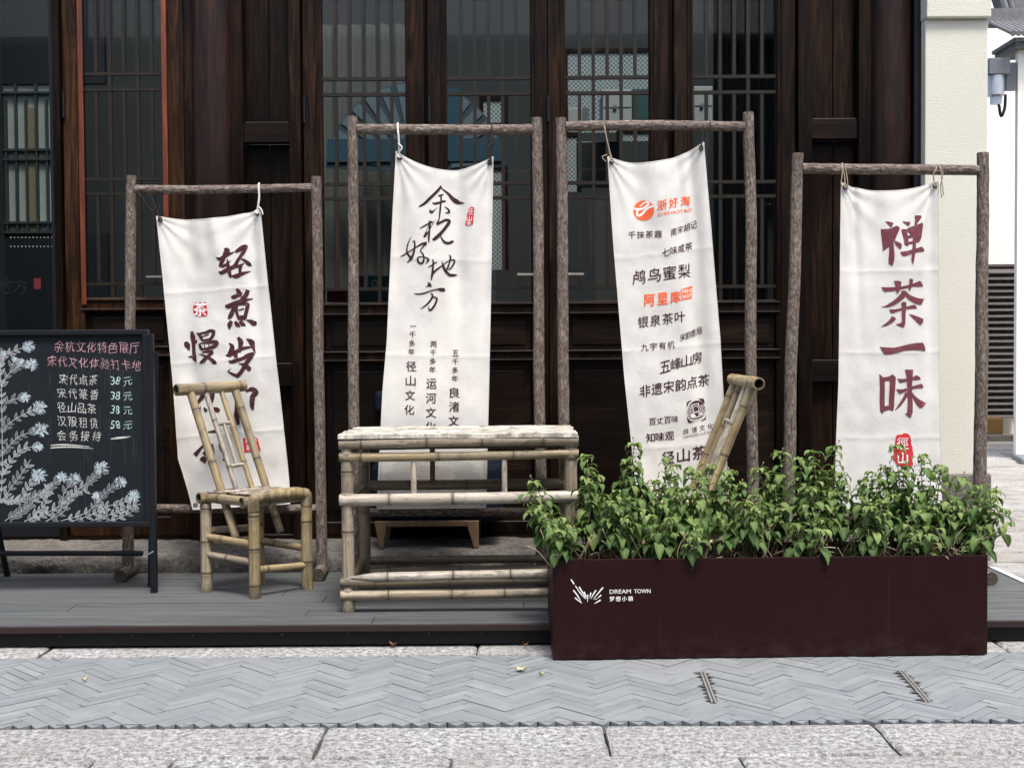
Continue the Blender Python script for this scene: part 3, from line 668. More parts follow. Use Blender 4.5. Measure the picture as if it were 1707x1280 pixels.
def outline(pts): return (pts, [tuple(range(len(pts)))])
def crop(o, k, polys): return [outline([(o[0] + x / k, o[1] + y / k) for x, y in p]) for p in polys]
def stroke(o, k, pts, rough=0.0, seed=1):
    """a brush stroke: centre line with a width at each point"""
    q = [(o[0] + x / k, o[1] + y / k, w_ / k) for x, y, w_ in pts]
    sm = smooth_path([Vector(p) for p in q], 5); L, Rr = [], []; rr = random.Random(seed + len(pts))
    for i, p in enumerate(sm):
        t = (sm[min(i + 1, len(sm) - 1)] - sm[max(i - 1, 0)]); t = Vector((t.x, t.y)); t = t.normalized() if t.length > 0 else Vector((1, 0))
        n = Vector((-t.y, t.x)); w_ = max(.15, p.z) / 2
        L.append((p.x + n.x * w_ * (1 + rr.uniform(-rough, rough)), p.y + n.y * w_ * (1 + rr.uniform(-rough, rough)))); Rr.append((p.x - n.x * w_ * (1 + rr.uniform(-rough, rough)), p.y - n.y * w_ * (1 + rr.uniform(-rough, rough))))
    out = []; vs = L + Rr; n = len(L)
    return (vs, [(i, i + 1, n + i + 1, n + i) for i in range(n - 1)])
def strokes(o, k, lst, rough=0.0): return [stroke(o, k, p, rough, 3 * i) for i, p in enumerate(lst)]
_gl = {}
def glyphs(text, off=0.0):
    key = (text, off)
    if key not in _gl:
        c = bpy.data.curves.new('lettering', 'FONT'); c.body = text; c.offset = off; c.resolution_u = 3
        o = bpy.data.objects.new('lettering', c); C.objects.link(o); bpy.context.view_layer.update()
        m = o.evaluated_get(bpy.context.evaluated_depsgraph_get()).to_mesh()
        vs = [(v.co.x, v.co.y) for v in m.vertices]; fs = [tuple(p.vertices) for p in m.polygons]
        bpy.data.objects.remove(o); bpy.data.curves.remove(c)
        xs = [v[0] for v in vs]; ys = [v[1] for v in vs]
        _gl[key] = (vs, fs, min(xs), max(xs), min(ys), max(ys))
    return _gl[key]
def letter1(ch, cx, cy, w_, h, slope=0.0, off=0.0, jit=0, rr=None, vshear=0.0):
    vs, fs, x0, x1, y0, y1 = glyphs(ch, off); out = []
    mx, my = (x0 + x1) / 2, (y0 + y1) / 2; sx = w_ / (x1 - x0); sy = h / (y1 - y0)
    if ch in '一': sy = sx
    if ch in '1lI': sx = sy
    ja = rr.uniform(-jit, jit) if rr else 0; jb = rr.uniform(-jit, jit) if rr else 0
    sd_ = rr.random() * 50 if rr else 0
    for (x, y) in vs:
        X, Y_ = (x - mx) * sx, -(y - my) * sy
        if jit:
            X += h * jit * .55 * noise.noise(Vector((X / h * 2.2 + sd_, Y_ / h * 2.2, 0))); Y_ += h * jit * .55 * noise.noise(Vector((X / h * 2.2 + sd_, Y_ / h * 2.2, 7)))
        out.append((cx + X + Y_ * (ja + vshear), cy + Y_ + X * (slope + jb)))
    return (out, fs)
def letter(ch, cx, cy, w_, h, slope=0.0, off=0.0, jit=0, rr=None, vshear=0.0):
    if off <= 0: return [letter1(ch, cx, cy, w_, h, slope, off, jit, rr, vshear)]
    b = off * h * 1.15
    return [letter1(ch, cx + dx * b, cy + dy * b, w_, h, slope, 0, 0, None, vshear) for dx, dy in ((-1, -.6), (1, .6))]
def line_of(text, xa, ya, xb, yb, h, off=0.0, wide=1.0, jit=0, rr=None):
    """characters evenly spread between two centre points"""
    n = len(text); out = []
    sl_o = (yb - ya) / (xb - xa) if xb != xa else 0
    for i, ch in enumerate(text):
        if ch == ' ': continue
        t = i / (n - 1) if n > 1 else 0
        out += letter(ch, xa + (xb - xa) * t, ya + (yb - ya) * t, h * wide, h, sl_o, off, jit, rr)
    return out
def word(text, x0, x1, ya, yb, h, off=0.0):
    """a latin word between two x, on a slope"""
    vs, fs, a, b, c, d_ = glyphs(text, 0); k = (x1 - x0) / (b - a); bb = off * h * 1.15
    return [([(x0 + dx + (x - a) * k, ya + (yb - ya) * (x - a) / (b - a) - (y - c) * h / (d_ - c)) for x, y in vs], fs) for dx in ((0,) if off <= 0 else (-bb, bb))]
def column(text, x0, y0, x1, y1, h, off=.012):
    n = len(text); return sum([letter(ch, x0 + (x1 - x0) * i / max(1, n - 1), y0 + (y1 - y0) * i / max(1, n - 1), h, h, 0, off) for i, ch in enumerate(text)], [])

B4 = Banner([(1402, 305), (1398, 640), (1393, 762), (1391, 850)], [(1565, 302), (1566, 640), (1570, 850)], 15, YB - .03, 4,
            [(.13, .05, .012, .02, .30, .16), (.30, .12, .010, .0, .22, .1), (.93, .06, .010, .0, .5, -.02), (.55, .2, -.006, .1, .35, 0)],
            'white banner with four large faded maroon characters and a red seal, before the cream pillar', .52)
_ch = (crop((1440, 350), 12.8, [
 [(445,250),(520,255),(610,285),(605,310),(575,370),(555,380),(520,340),(470,285)],
 [(360,412),(440,415),(520,408),(600,378),(685,342),(745,385),(745,410),(700,510),(640,655),(600,720),(500,810),(440,850),(375,905),(400,860),(470,770),(530,660),(575,540),(590,485),(510,485),(430,495)],
 [(520,720),(610,690),(625,850),(638,960),(632,1080),(598,1205),(515,1150),(515,1040),(525,900)],
 [(625,690),(640,660),(700,685),(760,715),(790,745),(785,790),(765,855),(720,820),(660,760)],
 [(800,248),(890,258),(980,260),(980,290),(965,330),(935,352),(890,320),(830,280)],
 [(1085,125),(1150,115),(1225,120),(1238,145),(1200,210),(1130,305),(1115,340),(1075,345),(1088,220)],
 [(778,425),(850,415),(895,425),(910,500),(930,600),(945,700),(925,770),(900,778),(850,745),(835,640),(800,520)],
 [(880,425),(960,375),(1060,345),(1130,315),(1210,290),(1240,262),(1265,310),(1255,400),(1225,600),(1190,670),(1150,705),(1120,690),(1120,650),(1165,640),(1180,560),(1205,380),(1110,400),(1000,432),(900,455)],
 [(905,560),(1000,535),(1120,500),(1210,455),(1205,500),(1120,540),(1030,595),(925,615)],
 [(930,690),(1030,668),(1110,645),(1180,610),(1185,670),(1120,700),(1030,725),(930,745)],
 [(1040,430),(1080,330),(1125,340),(1110,480),(1105,650),(1100,830),(1085,920),(1075,1010),(1050,1130),(1032,1172),(1005,1100),(1000,1020),(1010,920),(1025,800),(1030,650),(1035,520)],
 [(755,900),(830,895),(920,880),(1020,845),(1130,815),(1230,785),(1280,825),(1298,870),(1270,895),(1170,898),(1070,930),(960,960),(880,985),(825,998),(780,960)]])
 + crop((1440, 450), 8.533, [
 [(245,245),(340,250),(440,245),(540,235),(640,212),(720,185),(795,155),(825,180),(845,230),(820,240),(700,240),(600,262),(500,282),(400,305),(290,315),(265,290)],
 [(418,160),(470,155),(525,168),(520,210),(505,290),(470,348),(445,310),(440,230)],
 [(640,130),(665,125),(698,140),(690,190),(670,260),(635,315),(630,260),(640,190)],
 [(525,295),(600,300),(600,350),(570,400),(500,455),(430,500),(350,530),(230,535),(310,505),(400,450),(470,390),(520,335)],
 [(570,300),(605,320),(660,360),(720,385),(790,405),(860,410),(840,455),(815,495),(770,492),(700,465),(640,430),(590,380),(560,360)],
 [(355,560),(430,562),(520,545),(610,520),(705,495),(740,505),(755,550),(700,552),(600,560),(500,585),(390,620),(370,600)],
 [(520,480),(545,455),(600,460),(598,520),(590,620),(585,740),(580,790),(555,820),(510,805),(445,772),(500,762),(535,740),(530,640),(535,530)],
 [(390,658),(425,668),(455,695),(430,725),(380,765),(320,795),(235,813),(290,770),(340,730),(375,690)],
 [(635,625),(700,640),(770,665),(845,695),(845,740),(805,788),(770,760),(700,690)],
 [(225,1092),(330,1102),(430,1105),(520,1085),(640,1055),(740,1038),(840,1033),(865,1080),(880,1130),(865,1160),(820,1148),(700,1140),(580,1150),(480,1175),(380,1198),(290,1203),(255,1155)]])
 + crop((1440, 600), 6.4, [
 [(163,148),(200,180),(222,200),(222,330),(222,490),(215,545),(192,578),(172,540),(168,440),(170,300)],
 [(205,185),(260,178),(305,152),(340,185),(335,260),(325,380),(320,510),(308,545),(275,530),(265,480),(268,380),(275,240),(268,218),(215,228)],
 [(215,495),(260,485),(280,480),(285,528),(245,535),(210,550)],
 [(352,198),(420,202),(500,190),(560,160),(595,180),(608,205),(580,212),(500,215),(440,232),(382,246)],
 [(338,312),(410,312),(500,285),(615,252),(632,275),(630,300),(560,302),(480,320),(420,345),(378,364)],
 [(435,102),(524,103),(518,170),(512,250),(512,350),(520,450),(518,560),(498,617),(470,605),(437,575),(460,560),(465,450),(462,320),(452,180)],
 [(440,345),(470,350),(465,380),(430,440),(385,495),(325,542),(370,470),(410,410)],
 [(515,345),(545,385),(590,420),(640,448),(662,458),(640,490),(615,513),(585,505),(555,470),(530,420),(515,390)]]))
for i0, i1 in ((0, 12), (12, 21), (21, 22), (22, 30)): B4.put('character', _ch[i0:i1], M['inkl'])
sq = B4.put('seal_print', crop((1440, 600), 6.4, [[(340,815),(360,795),(395,797),(432,778),(475,788),(490,810),(505,860),(502,890),(520,930),(520,960),(528,1010),(515,1060),(525,1120),(480,1150),(420,1150),(345,1105),(330,1085),(308,1050),(315,1010),(318,940),(330,905)]]), M['seal'])
B4.put('seal_characters', sum([letter('徑', 1440 + 412 / 6.4, 600 + 888 / 6.4, 20, 20, 0, .005), letter('山', 1440 + 412 / 6.4, 600 + 1045 / 6.4, 17, 19, 0, .02)], []), M['white_print'], .0008, sq)

B2 = Banner([(660, 252), (655, 345), (645, 570), (638, 650), (628, 848)], [(822, 261), (818, 500), (815, 640), (810, 846)], 27, YB + .02, 2,
            [(.62, .10, .013, .30, .16, .12), (.03, .06, .010, 0, .3, .1), (.97, .05, .010, 0, .35, -.05), (.3, .15, -.007, .15, .3, .1)],
            'white banner with flowing brush characters and three small columns of text, behind the bamboo table', .57)
_ch = (strokes((660, 300), 10.664, [
 [(803,100,20),(780,150,44),(700,240,50),(600,340,52),(520,420,46),(450,465,32),(408,482,12)],
 [(800,130,16),(850,180,28),(930,240,46),(1000,320,72),(1070,370,84),(1130,395,50),(1218,405,10)],
 [(745,290,8),(790,275,30),(850,255,14)],
 [(800,270,30),(805,350,32),(795,450,30),(785,560,34),(775,640,26),(768,700,22),(742,765,36),(725,785,26)],
 [(725,785,26),(745,785,45),(800,755,38),(880,715,44),(930,712,50),(945,745,54),(880,850,54),(800,950,58),(720,1030,62),(655,1075,34)],
 [(650,410,14),(700,425,40),(790,400,36),(860,378,36),(888,378,14)],
 [(740,490,6),(690,540,16),(640,580,45),(615,560,40),(612,530,12)],
 [(860,475,10),(920,510,28),(945,560,36),(920,580,30),(876,585,8)],
 [(430,870,12),(520,820,26),(620,765,34),(655,745,36)],
 [(600,730,30),(605,800,40),(600,900,30),(590,1020,36),(590,1128,14)],
 [(710,710,4),(650,800,10),(600,900,16),(530,990,45),(503,1025,36)],
 [(605,780,14),(560,880,10),(520,970,20)],
 [(790,980,12),(820,1050,28),(870,1110,45),(940,1120,48),(1000,1090,42),(1024,1085,20)]])
 + strokes((660, 380), 9.143, [
 [(238,135,5),(190,230,18),(168,320,24),(175,390,30),(230,460,40),(245,475,26)],
 [(255,215,10),(285,210,22),(290,290,30),(270,390,34),(230,480,36),(166,530,8)],
 [(68,436,10),(120,415,22),(200,365,18),(300,305,18),(400,250,32),(475,235,40)],
 [(470,240,36),(420,290,20),(380,350,16),(420,410,24),(430,470,26),(415,530,30),(370,545,28),(335,500,30),(345,455,22),(400,445,16),(470,460,22),(500,495,30),(453,548,6)],
 [(558,482,12),(572,520,26),(565,620,32),(555,720,36),(540,800,14)],
 [(488,600,8),(540,580,20),(600,540,20),(630,522,10)],
 [(548,735,20),(600,660,30),(700,580,20),(790,510,14),(870,480,22),(890,510,26),(850,590,24),(800,640,18)],
 [(703,516,12),(720,580,34),(760,660,42),(820,715,46),(890,715,36),(930,712,8)],
 [(808,408,10),(830,440,28),(815,520,22),(790,600,28),(768,645,26)],
 [(280,995,10),(330,1010,20),(420,1000,22),(520,965,18),(620,940,22),(680,940,52),(730,945,58),(752,945,26)],
 [(540,995,20),(560,1040,30),(530,1100,28),(470,1170,26),(378,1236,8)],
 [(550,1050,20),(610,1065,26),(625,1090,28),(590,1180,32),(540,1245,32),(510,1250,26),(498,1192,6)]])
 + crop((660, 380), 9.143, [[(485,825),(535,850),(550,900),(500,895),(452,906),(490,870)]]))
for i0, i1 in ((0, 13), (13, 17), (17, 22), (22, 26)): B2.put('character', _ch[i0:i1], M['inkd'])
cs = lambda x, y: (640 + x / 6.4, 520 + y / 6.4)
for col_ in (column('一千多年', *cs(312, 152), *cs(295, 425), 10.2) + column('径山文化', *cs(293, 580), *cs(272, 1042), 16.5),
       column('两千多年', *cs(530, 345), *cs(518, 615), 10.2) + column('运河文化', *cs(508, 765), *cs(498, 1226), 17),
       column('五千多年', *cs(764, 440), *cs(757, 710), 10.2) + column('良渚文化', *cs(754, 860), *cs(740, 1310), 17)): B2.put('text_column', col_, M['ink'])
sq = B2.put('seal_print', crop((660, 300), 10.664, [[(1285,510),(1330,480),(1385,485),(1390,520),(1370,790),(1330,805),(1235,808),(1228,790)]]), M['seal'])
B2.put('seal_characters', sum([letter('径', 660 + 1325 / 10.664, 300 + 560 / 10.664, 8.5, 11, 0, 0), letter('山', 660 + 1305 / 10.664, 300 + 680 / 10.664, 8.5, 8, 0, .01), letter('茶', 660 + 1298 / 10.664, 300 + 760 / 10.664, 8.5, 8, 0, 0)], []), M['white_print'], .0008, sq)
sb = []; cx, cy = 722, 802
for i in range(33):
    an = math.pi * (i + .5) / 33; r1 = 38 + 4 * math.sin(i * 2.1); r2 = 78 + 5 * math.sin(i * 1.3)
    sb.append(stroke((0, 0), 1, [(cx + math.cos(an) * r1, cy - math.sin(an) * r1 * .62, .7), (cx + math.cos(an) * r2, cy - math.sin(an) * r2 * .62, .8)]))
for dx in (-88, 85):
    for k_ in (0, 3): sb.append(stroke((0, 0), 1, [(cx + dx + k_, 748, .8), (cx + dx + k_, 792, .8), (cx + dx * .97 + k_, 838, .8)]))
B2.put('sunburst_print', sb, M['pale_grey'])
ob = []
for k_ in range(9): ob.append(stroke((0, 0), 1, [(cx - 24 + 1.5 * math.sin(k_), 778 + k_ * 3.4, .8), (cx, 777.5 + k_ * 3.4, .9), (cx + 27, 778 + k_ * 3.4, .7)]))
for k_ in range(12): ob.append(stroke((0, 0), 1, [(cx - 80 + k_ * 14, 818 + 3 * math.sin(k_), .8), (cx - 72 + k_ * 14, 822 + 3 * math.sin(k_ * 2), 1)]))
B2.put('ochre_print', ob, M['pale_ink'])

B3 = Banner([(1013, 262), (1022, 400), (1042, 640), (1058, 790), (1066, 862)], [(1173, 238), (1181, 330), (1200, 560), (1208, 700), (1216, 856)], 20, YB, 3,
            [(.72, .09, .014, .5, .22, .10), (.25, .12, .010, .0, .22, .3), (.86, .06, .014, 0, .45, -.03), (.5, .2, -.008, .1, .2, 0)],
            'slanting white banner crowded with orange logos and rows of dark characters, on the tallest frame', .54)
c1 = lambda x, y: (1030 + x / 10.67, 310 + y / 10.67)
c2 = lambda x, y: (1030 + x / 10.67, 430 + y / 10.67)
c3 = lambda x, y: (1040 + x / 10.67, 540 + y / 10.67)
c4 = lambda x, y: (1050 + x / 10.67, 650 + y / 10.67)
circ = [(1030 + (458 + 180 * math.cos(2 * math.pi * i / 40)) / 10.67, 310 + (438 + 178 * math.sin(2 * math.pi * i / 40)) / 10.67) for i in range(40)]
lg = B3.put('logo_print', [outline(circ)] + line_of('浙好淘', *c1(775, 345), *c1(1210, 255), 16.5, .022, .95) + word('ZHEHAOTAO', *[c1(690, 0)[0], c1(1330, 0)[0]], c1(0, 552)[1], c1(0, 440)[1], 5.6, .01)
             + line_of('阿里库', *c2(562, 750), *c2(1022, 697), 19.5, .03, .85) + [outline([c2(1120, 560), c2(1340, 490), c2(1335, 700), c2(1300, 720), c2(1125, 757)])], M['orange'])
B3.put('logo_swirl', strokes((1030, 310), 10.67, [[(285,400,30),(380,415,40),(470,390,40),(540,330,40),(520,295,30),(470,305,30),(390,365,18)], [(635,370,24),(560,385,36),(490,430,40),(430,500,40),(370,530,36),(345,500,36),(350,450,30),(380,420,20)]])
        + word('MINI', *[c2(1140, 0)[0], c2(1328, 0)[0]], c2(0, 640)[1], c2(0, 600)[1], 6.4, 0) + word('SHOP', *[c2(1140, 0)[0], c2(1328, 0)[0]], c2(0, 735)[1], c2(0, 690)[1], 6.4, 0), M['white_print'], .0006, lg)
tx = [line_of('千抹茶趣', *c1(250, 875), *c1(712, 860), 12.2, .008, 1), line_of('南宋胡记', *c1(995, 820), *c1(1365, 680), 12.6, .006, .8)]
tx += [line_of('七味咸茶', *c1(850, 1185), *c1(1275, 1070), 13, .008, .95)]
tx += [line_of('鸬鸟蜜梨', *c2(375, 345), *c2(1190, 230), 23, .006, .93), line_of('银泉茶叶', *c2(450, 1140), *c2(1105, 1050), 18.5, .008, .95)]
tx += [line_of('九宇有机', *c3(370, 415), *c3(840, 370), 12.2, .008), line_of('宋韵香局', *c3(1050, 235), *c3(1355, 125), 12, .004, .78)]
tx += [line_of('五峰山房', *c3(735, 760), *c3(1310, 605), 19, .008, .92), line_of('非遗宋韵点茶', *c3(375, 1190), *c3(1430, 1005), 19.5, .01, .92)]
tx += [line_of('百丈百味', *c4(402, 560), *c4(800, 515), 11.3, .008), line_of('知味观', *c4(365, 845), *c4(705, 815), 14.5, .015), line_of('径山茶', *c4(680, 1205), *c4(1225, 1110), 22, .016, .95)]
tx += [line_of('良渚文化', *c4(1000, 735), *c4(1435, 640), 9.3, .004), word('LIANGZHU CULTURE', c4(960, 0)[0], c4(1495, 0)[0], c4(0, 855)[1], c4(0, 760)[1], 3.8, 0)]
for ln_ in tx: B3.put('text_line', ln_, M['ink'])
ov = [(1160 + 0, 0)]
ell = lambda cx, cy, rx, ry, n=28, tilt=-.12: [(c4(cx, cy)[0] + rx / 10.67 * math.cos(2 * math.pi * i / n), c4(cx, cy)[1] + ry / 10.67 * math.sin(2 * math.pi * i / n) + tilt * rx / 10.67 * math.cos(2 * math.pi * i / n)) for i in range(n)]
pc = lambda pts: [c4(*p) for p in pts]
em = [outline(pc([(1010, 225), (1070, 185), (1100, 185), (1050, 225), (1010, 310)])), outline(pc([(1215, 155), (1320, 155), (1345, 235), (1310, 225), (1260, 180)])), outline(pc([(1010, 460), (1030, 500), (1085, 555), (1150, 575), (1040, 582), (1020, 530)])), outline(pc([(1360, 440), (1340, 500), (1260, 560), (1355, 525)])), outline(ell(1185, 365, 165, 175))]
eo = B3.put('emblem_print', em, M['ink'])
ring = lambda cx, cy, r_a, r_b: ([*ell(cx, cy, r_a, r_a, 20), *ell(cx, cy, r_b, r_b, 20)], [(i, (i + 1) % 20, 20 + (i + 1) % 20, 20 + i) for i in range(20)])
B3.put('emblem_lines', [ring(1070, 385, 72, 62), ring(1070, 385, 42, 34), outline(ell(1070, 385, 13, 13, 10)), ring(1295, 340, 72, 62), ring(1295, 340, 42, 34), outline(ell(1295, 340, 13, 13, 10))]
       + strokes((1050, 650), 10.67, [[(1090,265,12),(1235,240,12)], [(1100,270,12),(1130,325,12)], [(1230,245,12),(1210,310,12)], [(1135,300,10),(1165,285,10),(1200,290,10)], [(1140,400,14),(1230,380,14)], [(1085,450,30),(1150,430,12)], [(1100,470,26),(1170,455,26)], [(1220,430,22),(1290,415,22)], [(1060,480,14),(1180,485,16),(1330,425,14)], [(1090,525,12),(1190,530,14),(1310,480,12)], [(1130,410,14),(1120,440,14)], [(1045,300,10),(1110,280,8)]]), M['white_print'], .0006, eo)

B1 = Banner([(261, 361), (279, 540), (290, 660), (297, 764), (324, 848)], [(434, 349), (446, 470), (457, 570), (480, 780), (486, 838)], 10, YB + .17, 1,
            [(.28, .10, .012, .1, .2, .05), (.55, .08, -.010, .05, .18, .1), (.9, .06, .010, 0, .4, -.1), (.18, .1, .010, .62, .12, .0)],
            'short white banner with bold maroon characters in two columns, behind the left bamboo chair', .5, .03)
_ch = (strokes((350, 395), 8, [
 [(195,165,20),(228,180,75),(232,230,50)], [(88,275,8),(150,298,50),(230,245,48),(325,203,10)], [(205,200,30),(190,290,50),(150,370,46),(128,385,20)], [(128,385,20),(190,390,42),(275,320,10)],
 [(235,298,14),(245,380,46),(260,470,52),(280,548,24)], [(122,458,8),(160,482,48),(230,440,52),(325,378,24)], [(332,205,24),(400,165,62),(460,125,52),(495,135,36)], [(480,120,50),(440,210,52),(380,300,42),(330,390,52),(275,445,14)],
 [(400,285,8),(470,320,42),(520,365,52),(548,382,8)], [(318,412,24),(380,390,36),(455,355,14)], [(410,390,50),(400,440,42),(405,490,42)], [(288,520,14),(350,525,62),(430,490,46),(535,458,10)],
 [(355,690,30),(385,740,62),(395,800,50)], [(283,790,14),(320,800,62),(435,748,14)], [(505,705,50),(480,770,62),(420,840,52),(330,940,56),(270,1060,60),(240,1085,20)], [(203,910,14),(240,925,62),(330,890,62),(440,850,52),(570,824,8)],
 [(350,930,40),(358,1010,42),(385,1095,34)], [(370,912,16),(440,890,42),(500,900,52),(492,960,52),(465,1090,50)], [(380,978,18),(455,955,22)], [(370,1080,60),(472,1075,66)],
 [(290,1120,40),(265,1170,66),(260,1238,6)], [(335,1125,30),(365,1170,56),(405,1200,8)], [(400,1120,40),(435,1160,60),(478,1185,10)], [(478,1108,6),(540,1125,52),(590,1155,66),(604,1120,20)]], .07)
 + strokes((290, 500), 9.143, [
 [(250,478,40),(270,560,80),(280,660,60),(290,800,60),(300,890,70),(328,942,20)], [(158,635,40),(185,690,84),(218,765,20)], [(290,645,30),(318,640,52),(335,605,14)], [(202,870,10),(260,862,40)],
 [(328,502,8),(390,545,52),(432,625,36)], [(360,512,20),(470,500,42),(560,470,52),(628,490,50)], [(612,490,50),(590,550,52),(535,625,44)], [(430,560,16),(530,525,18)], [(430,622,30),(550,600,42)],
 [(370,668,16),(400,720,52),(435,762,36)], [(385,665,20),(520,650,32),(640,640,62),(684,676,16)], [(660,680,50),(580,730,52)], [(400,755,30),(500,742,40),(620,705,60)], [(460,680,16),(470,730,16)], [(530,670,16),(530,730,16)],
 [(420,802,16),(500,790,42),(600,785,50)], [(595,790,50),(520,860,52),(450,920,62),(385,965,20)], [(368,818,6),(460,850,32),(560,900,52),(620,950,62),(658,968,10)],
 [(975,568,40),(1020,640,82),(1010,720,62),(1000,800,50)], [(842,655,14),(890,720,72),(850,830,72),(790,848,14)], [(830,850,62),(930,800,62),(1050,740,52),(1190,714,20)], [(1105,592,10),(1180,640,84),(1210,720,52),(1244,820,6)],
 [(1225,815,50),(1130,850,72),(1050,890,52),(960,920,62),(870,945,50),(838,918,14)], [(1200,840,62),(1140,920,62),(1090,990,72),(1040,1080,62),(980,1150,62),(938,1165,30)], [(820,1085,16),(900,1130,42),(980,1160,52)], [(880,1038,4),(828,1085,18)], [(988,968,12),(1080,990,52),(1150,1050,72),(1178,1066,10)], [(940,800,62),(950,880,62)]], .07)
 + strokes((290, 630), 8, [
 [(785,215,14),(838,260,62),(840,400,62),(838,500,72),(862,625,36)], [(955,180,20),(1040,150,62),(1095,190,66),(1050,250,72),(1042,360,62),(1052,425,30)], [(820,340,50),(905,330,82)], [(825,450,62),(945,440,72)],
 [(280,210,30),(370,205,42)], [(390,220,72),(305,335,40)], [(445,200,36),(510,200,62),(502,300,52),(490,375,14)], [(350,378,12),(340,424,8)], [(395,395,24),(432,445,52)], [(505,398,12),(570,420,64),(605,445,40)],
 [(550,615,40),(578,675,34)], [(455,720,14),(560,710,42),(634,704,14)], [(395,895,30),(280,1030,62)], [(598,886,12),(660,950,84),(695,1005,24)], [(400,980,50),(425,1030,40)], [(350,1090,30),(400,1080,82),(412,1135,20)], [(655,1080,40),(675,1100,14)], [(490,880,62),(520,1000,52),(505,1135,36)]], .05))
for i0, i1 in ((0, 12), (12, 25), (25, 43), (43, 53), (53, 57), (57, 63), (63, len(_ch))): B1.put('character', _ch[i0:i1], M['ink'])
sq = B1.put('seal_print', crop((290, 500), 9.143, [[(300,42),(330,35),(400,38),(480,30),(492,90),(510,200),(500,240),(430,250),(340,240),(300,232),(278,180),(272,110),(285,80)]]), M['seal'])
B1.put('seal_characters', sum([letter('茶', 290 + 392 / 9.143, 500 + 140 / 9.143, 23.5, 23, 0, .025)], []), M['white_print'], .0008, sq)
sq = B1.put('seal_print', crop((290, 630), 8, [[(915,800),(1085,785),(1112,800),(1155,960),(1140,972),(940,992)]]), M['seal'])
B1.put('seal_characters', sum([letter('禅', 290 + 985 / 8, 630 + 840 / 8, 9, 9.5, 0, 0), letter('茶', 290 + 995 / 8, 630 + 930 / 8, 9, 9.5, 0, 0), letter('径', 290 + 1068 / 8, 630 + 835 / 8, 9.5, 9.5, 0, 0), letter('山', 290 + 1080 / 8, 630 + 925 / 8, 9, 9, 0, .01)], []), M['white_print'], .0008, sq)

def tie(b, u, mat, path, r=.0028, loose=()):
    """string from the beam to the eyelet, plus its loose ends"""
    e = b.w(.035 if u == 0 else .965, .012, .004)
    t = MB(); n = 20
    em_ = MB(); ring_ = [(e.x + .0085 * math.cos(6.283 * i / n), e.y, e.z + .0085 * math.sin(6.283 * i / n)) for i in range(n + 1)]
    em_.tube(ring_, .0026, 6, cap=False); eo_ = em_.build('eyelet', M['eyelet'], b.t, smooth=True)
    pts = [P(x, y, b.Y + dy) for x, y, dy in path] + [e]
    t.tube(smooth_path(pts), r, 7)
    for lp_ in loose: t.tube(smooth_path([P(x, y, b.Y + dy) for x, y, dy in lp_]), r * .8, 6)
    k0 = P(path[0][0], path[0][1], b.Y)
    q = e + Vector((0, -.004, .008)); t.tube([q + Vector((.007 * math.cos(a_ * .9), .004 * math.sin(a_), .007 * math.sin(a_ * .9))) for a_ in range(8)], r, 6)
    t.build('tie_string', mat, b.t, smooth=True)
def loop(b, x, yc, rz):      # the turns round the beam
    c = P(x, yc, b.Y); return c
tie(B1, 0, M['stringd'], [(222, 322, -.03), (240, 318, -.034), (255, 335, -.03)], .0026, [[(232, 322, -.03), (250, 348, -.035), (262, 352, -.03), (268, 338, -.03)], [(222, 318, -.03), (238, 330, -.034), (236, 342, -.03)]])
tie(B1, 1, M['ribbon'], [(432, 306, -.005), (431, 312, -.027), (432, 330, -.03)], .0050, [[(431, 345, -.034), (436, 350, -.036), (438, 358, -.034)]])
tie(B2, 0, M['ribbon'], [(663, 206, -.005), (663, 214, -.028), (665, 236, -.03)], .0048, [[(664, 240, -.032), (670, 246, -.036), (667, 252, -.034)]])
tie(B2, 1, M['stringd'], [(819, 205, -.005), (820, 216, -.029), (821, 240, -.03)], .0034, [[(821, 238, -.032), (812, 244, -.04), (808, 240, -.04)], [(821, 240, -.032), (830, 240, -.04), (834, 246, -.04)], [(820, 246, -.03), (826, 236, -.036), (822, 228, -.03)]])
tie(B3, 0, M['string'], [(1007, 203, -.005), (1008, 213, -.028), (1012, 235, -.03)], .0030, [[(1009, 220, -.03), (1016, 250, -.036), (1022, 268, -.034), (1030, 276, -.034)], [(1012, 258, -.034), (1004, 262, -.04), (1010, 270, -.036)]])
tie(B3, 1, M['stringd'], [(1172, 202, -.005), (1172, 212, -.028), (1171, 228, -.03)], .0030, [[(1173, 232, -.034), (1180, 240, -.04), (1186, 250, -.036)], [(1184, 203, -.02), (1184, 212, -.028), (1184, 219, -.02)]])
tie(B4, 0, M['string'], [(1404, 272, -.005), (1405, 281, -.029), (1408, 296, -.03)], .0030, [[(1409, 274, -.02), (1410, 284, -.03), (1413, 304, -.034), (1412, 318, -.03)], [(1402, 276, -.02), (1404, 290, -.03), (1402, 306, -.034), (1405, 312, -.03)]])
tie(B4, 1, M['string'], [(1563, 274, -.005), (1560, 283, -.029), (1556, 292, -.03)], .0030, [[(1563, 274, -.02), (1568, 284, -.03), (1570, 302, -.034), (1573, 326, -.03)], [(1566, 276, -.02), (1572, 290, -.03), (1568, 310, -.034), (1570, 330, -.03)]])
for b in (B1, B2, B3, B4):      # bottom eyelets
    for u in (.04, .96):
        e = b.w(u, .985, .003); m = MB(); m.tube([(e.x + .008 * math.cos(6.283 * i / 14), e.y, e.z + .008 * math.sin(6.283 * i / 14)) for i in range(15)], .0026, 6, cap=False); m.build('eyelet', M['eyelet'], b.t, smooth=True)

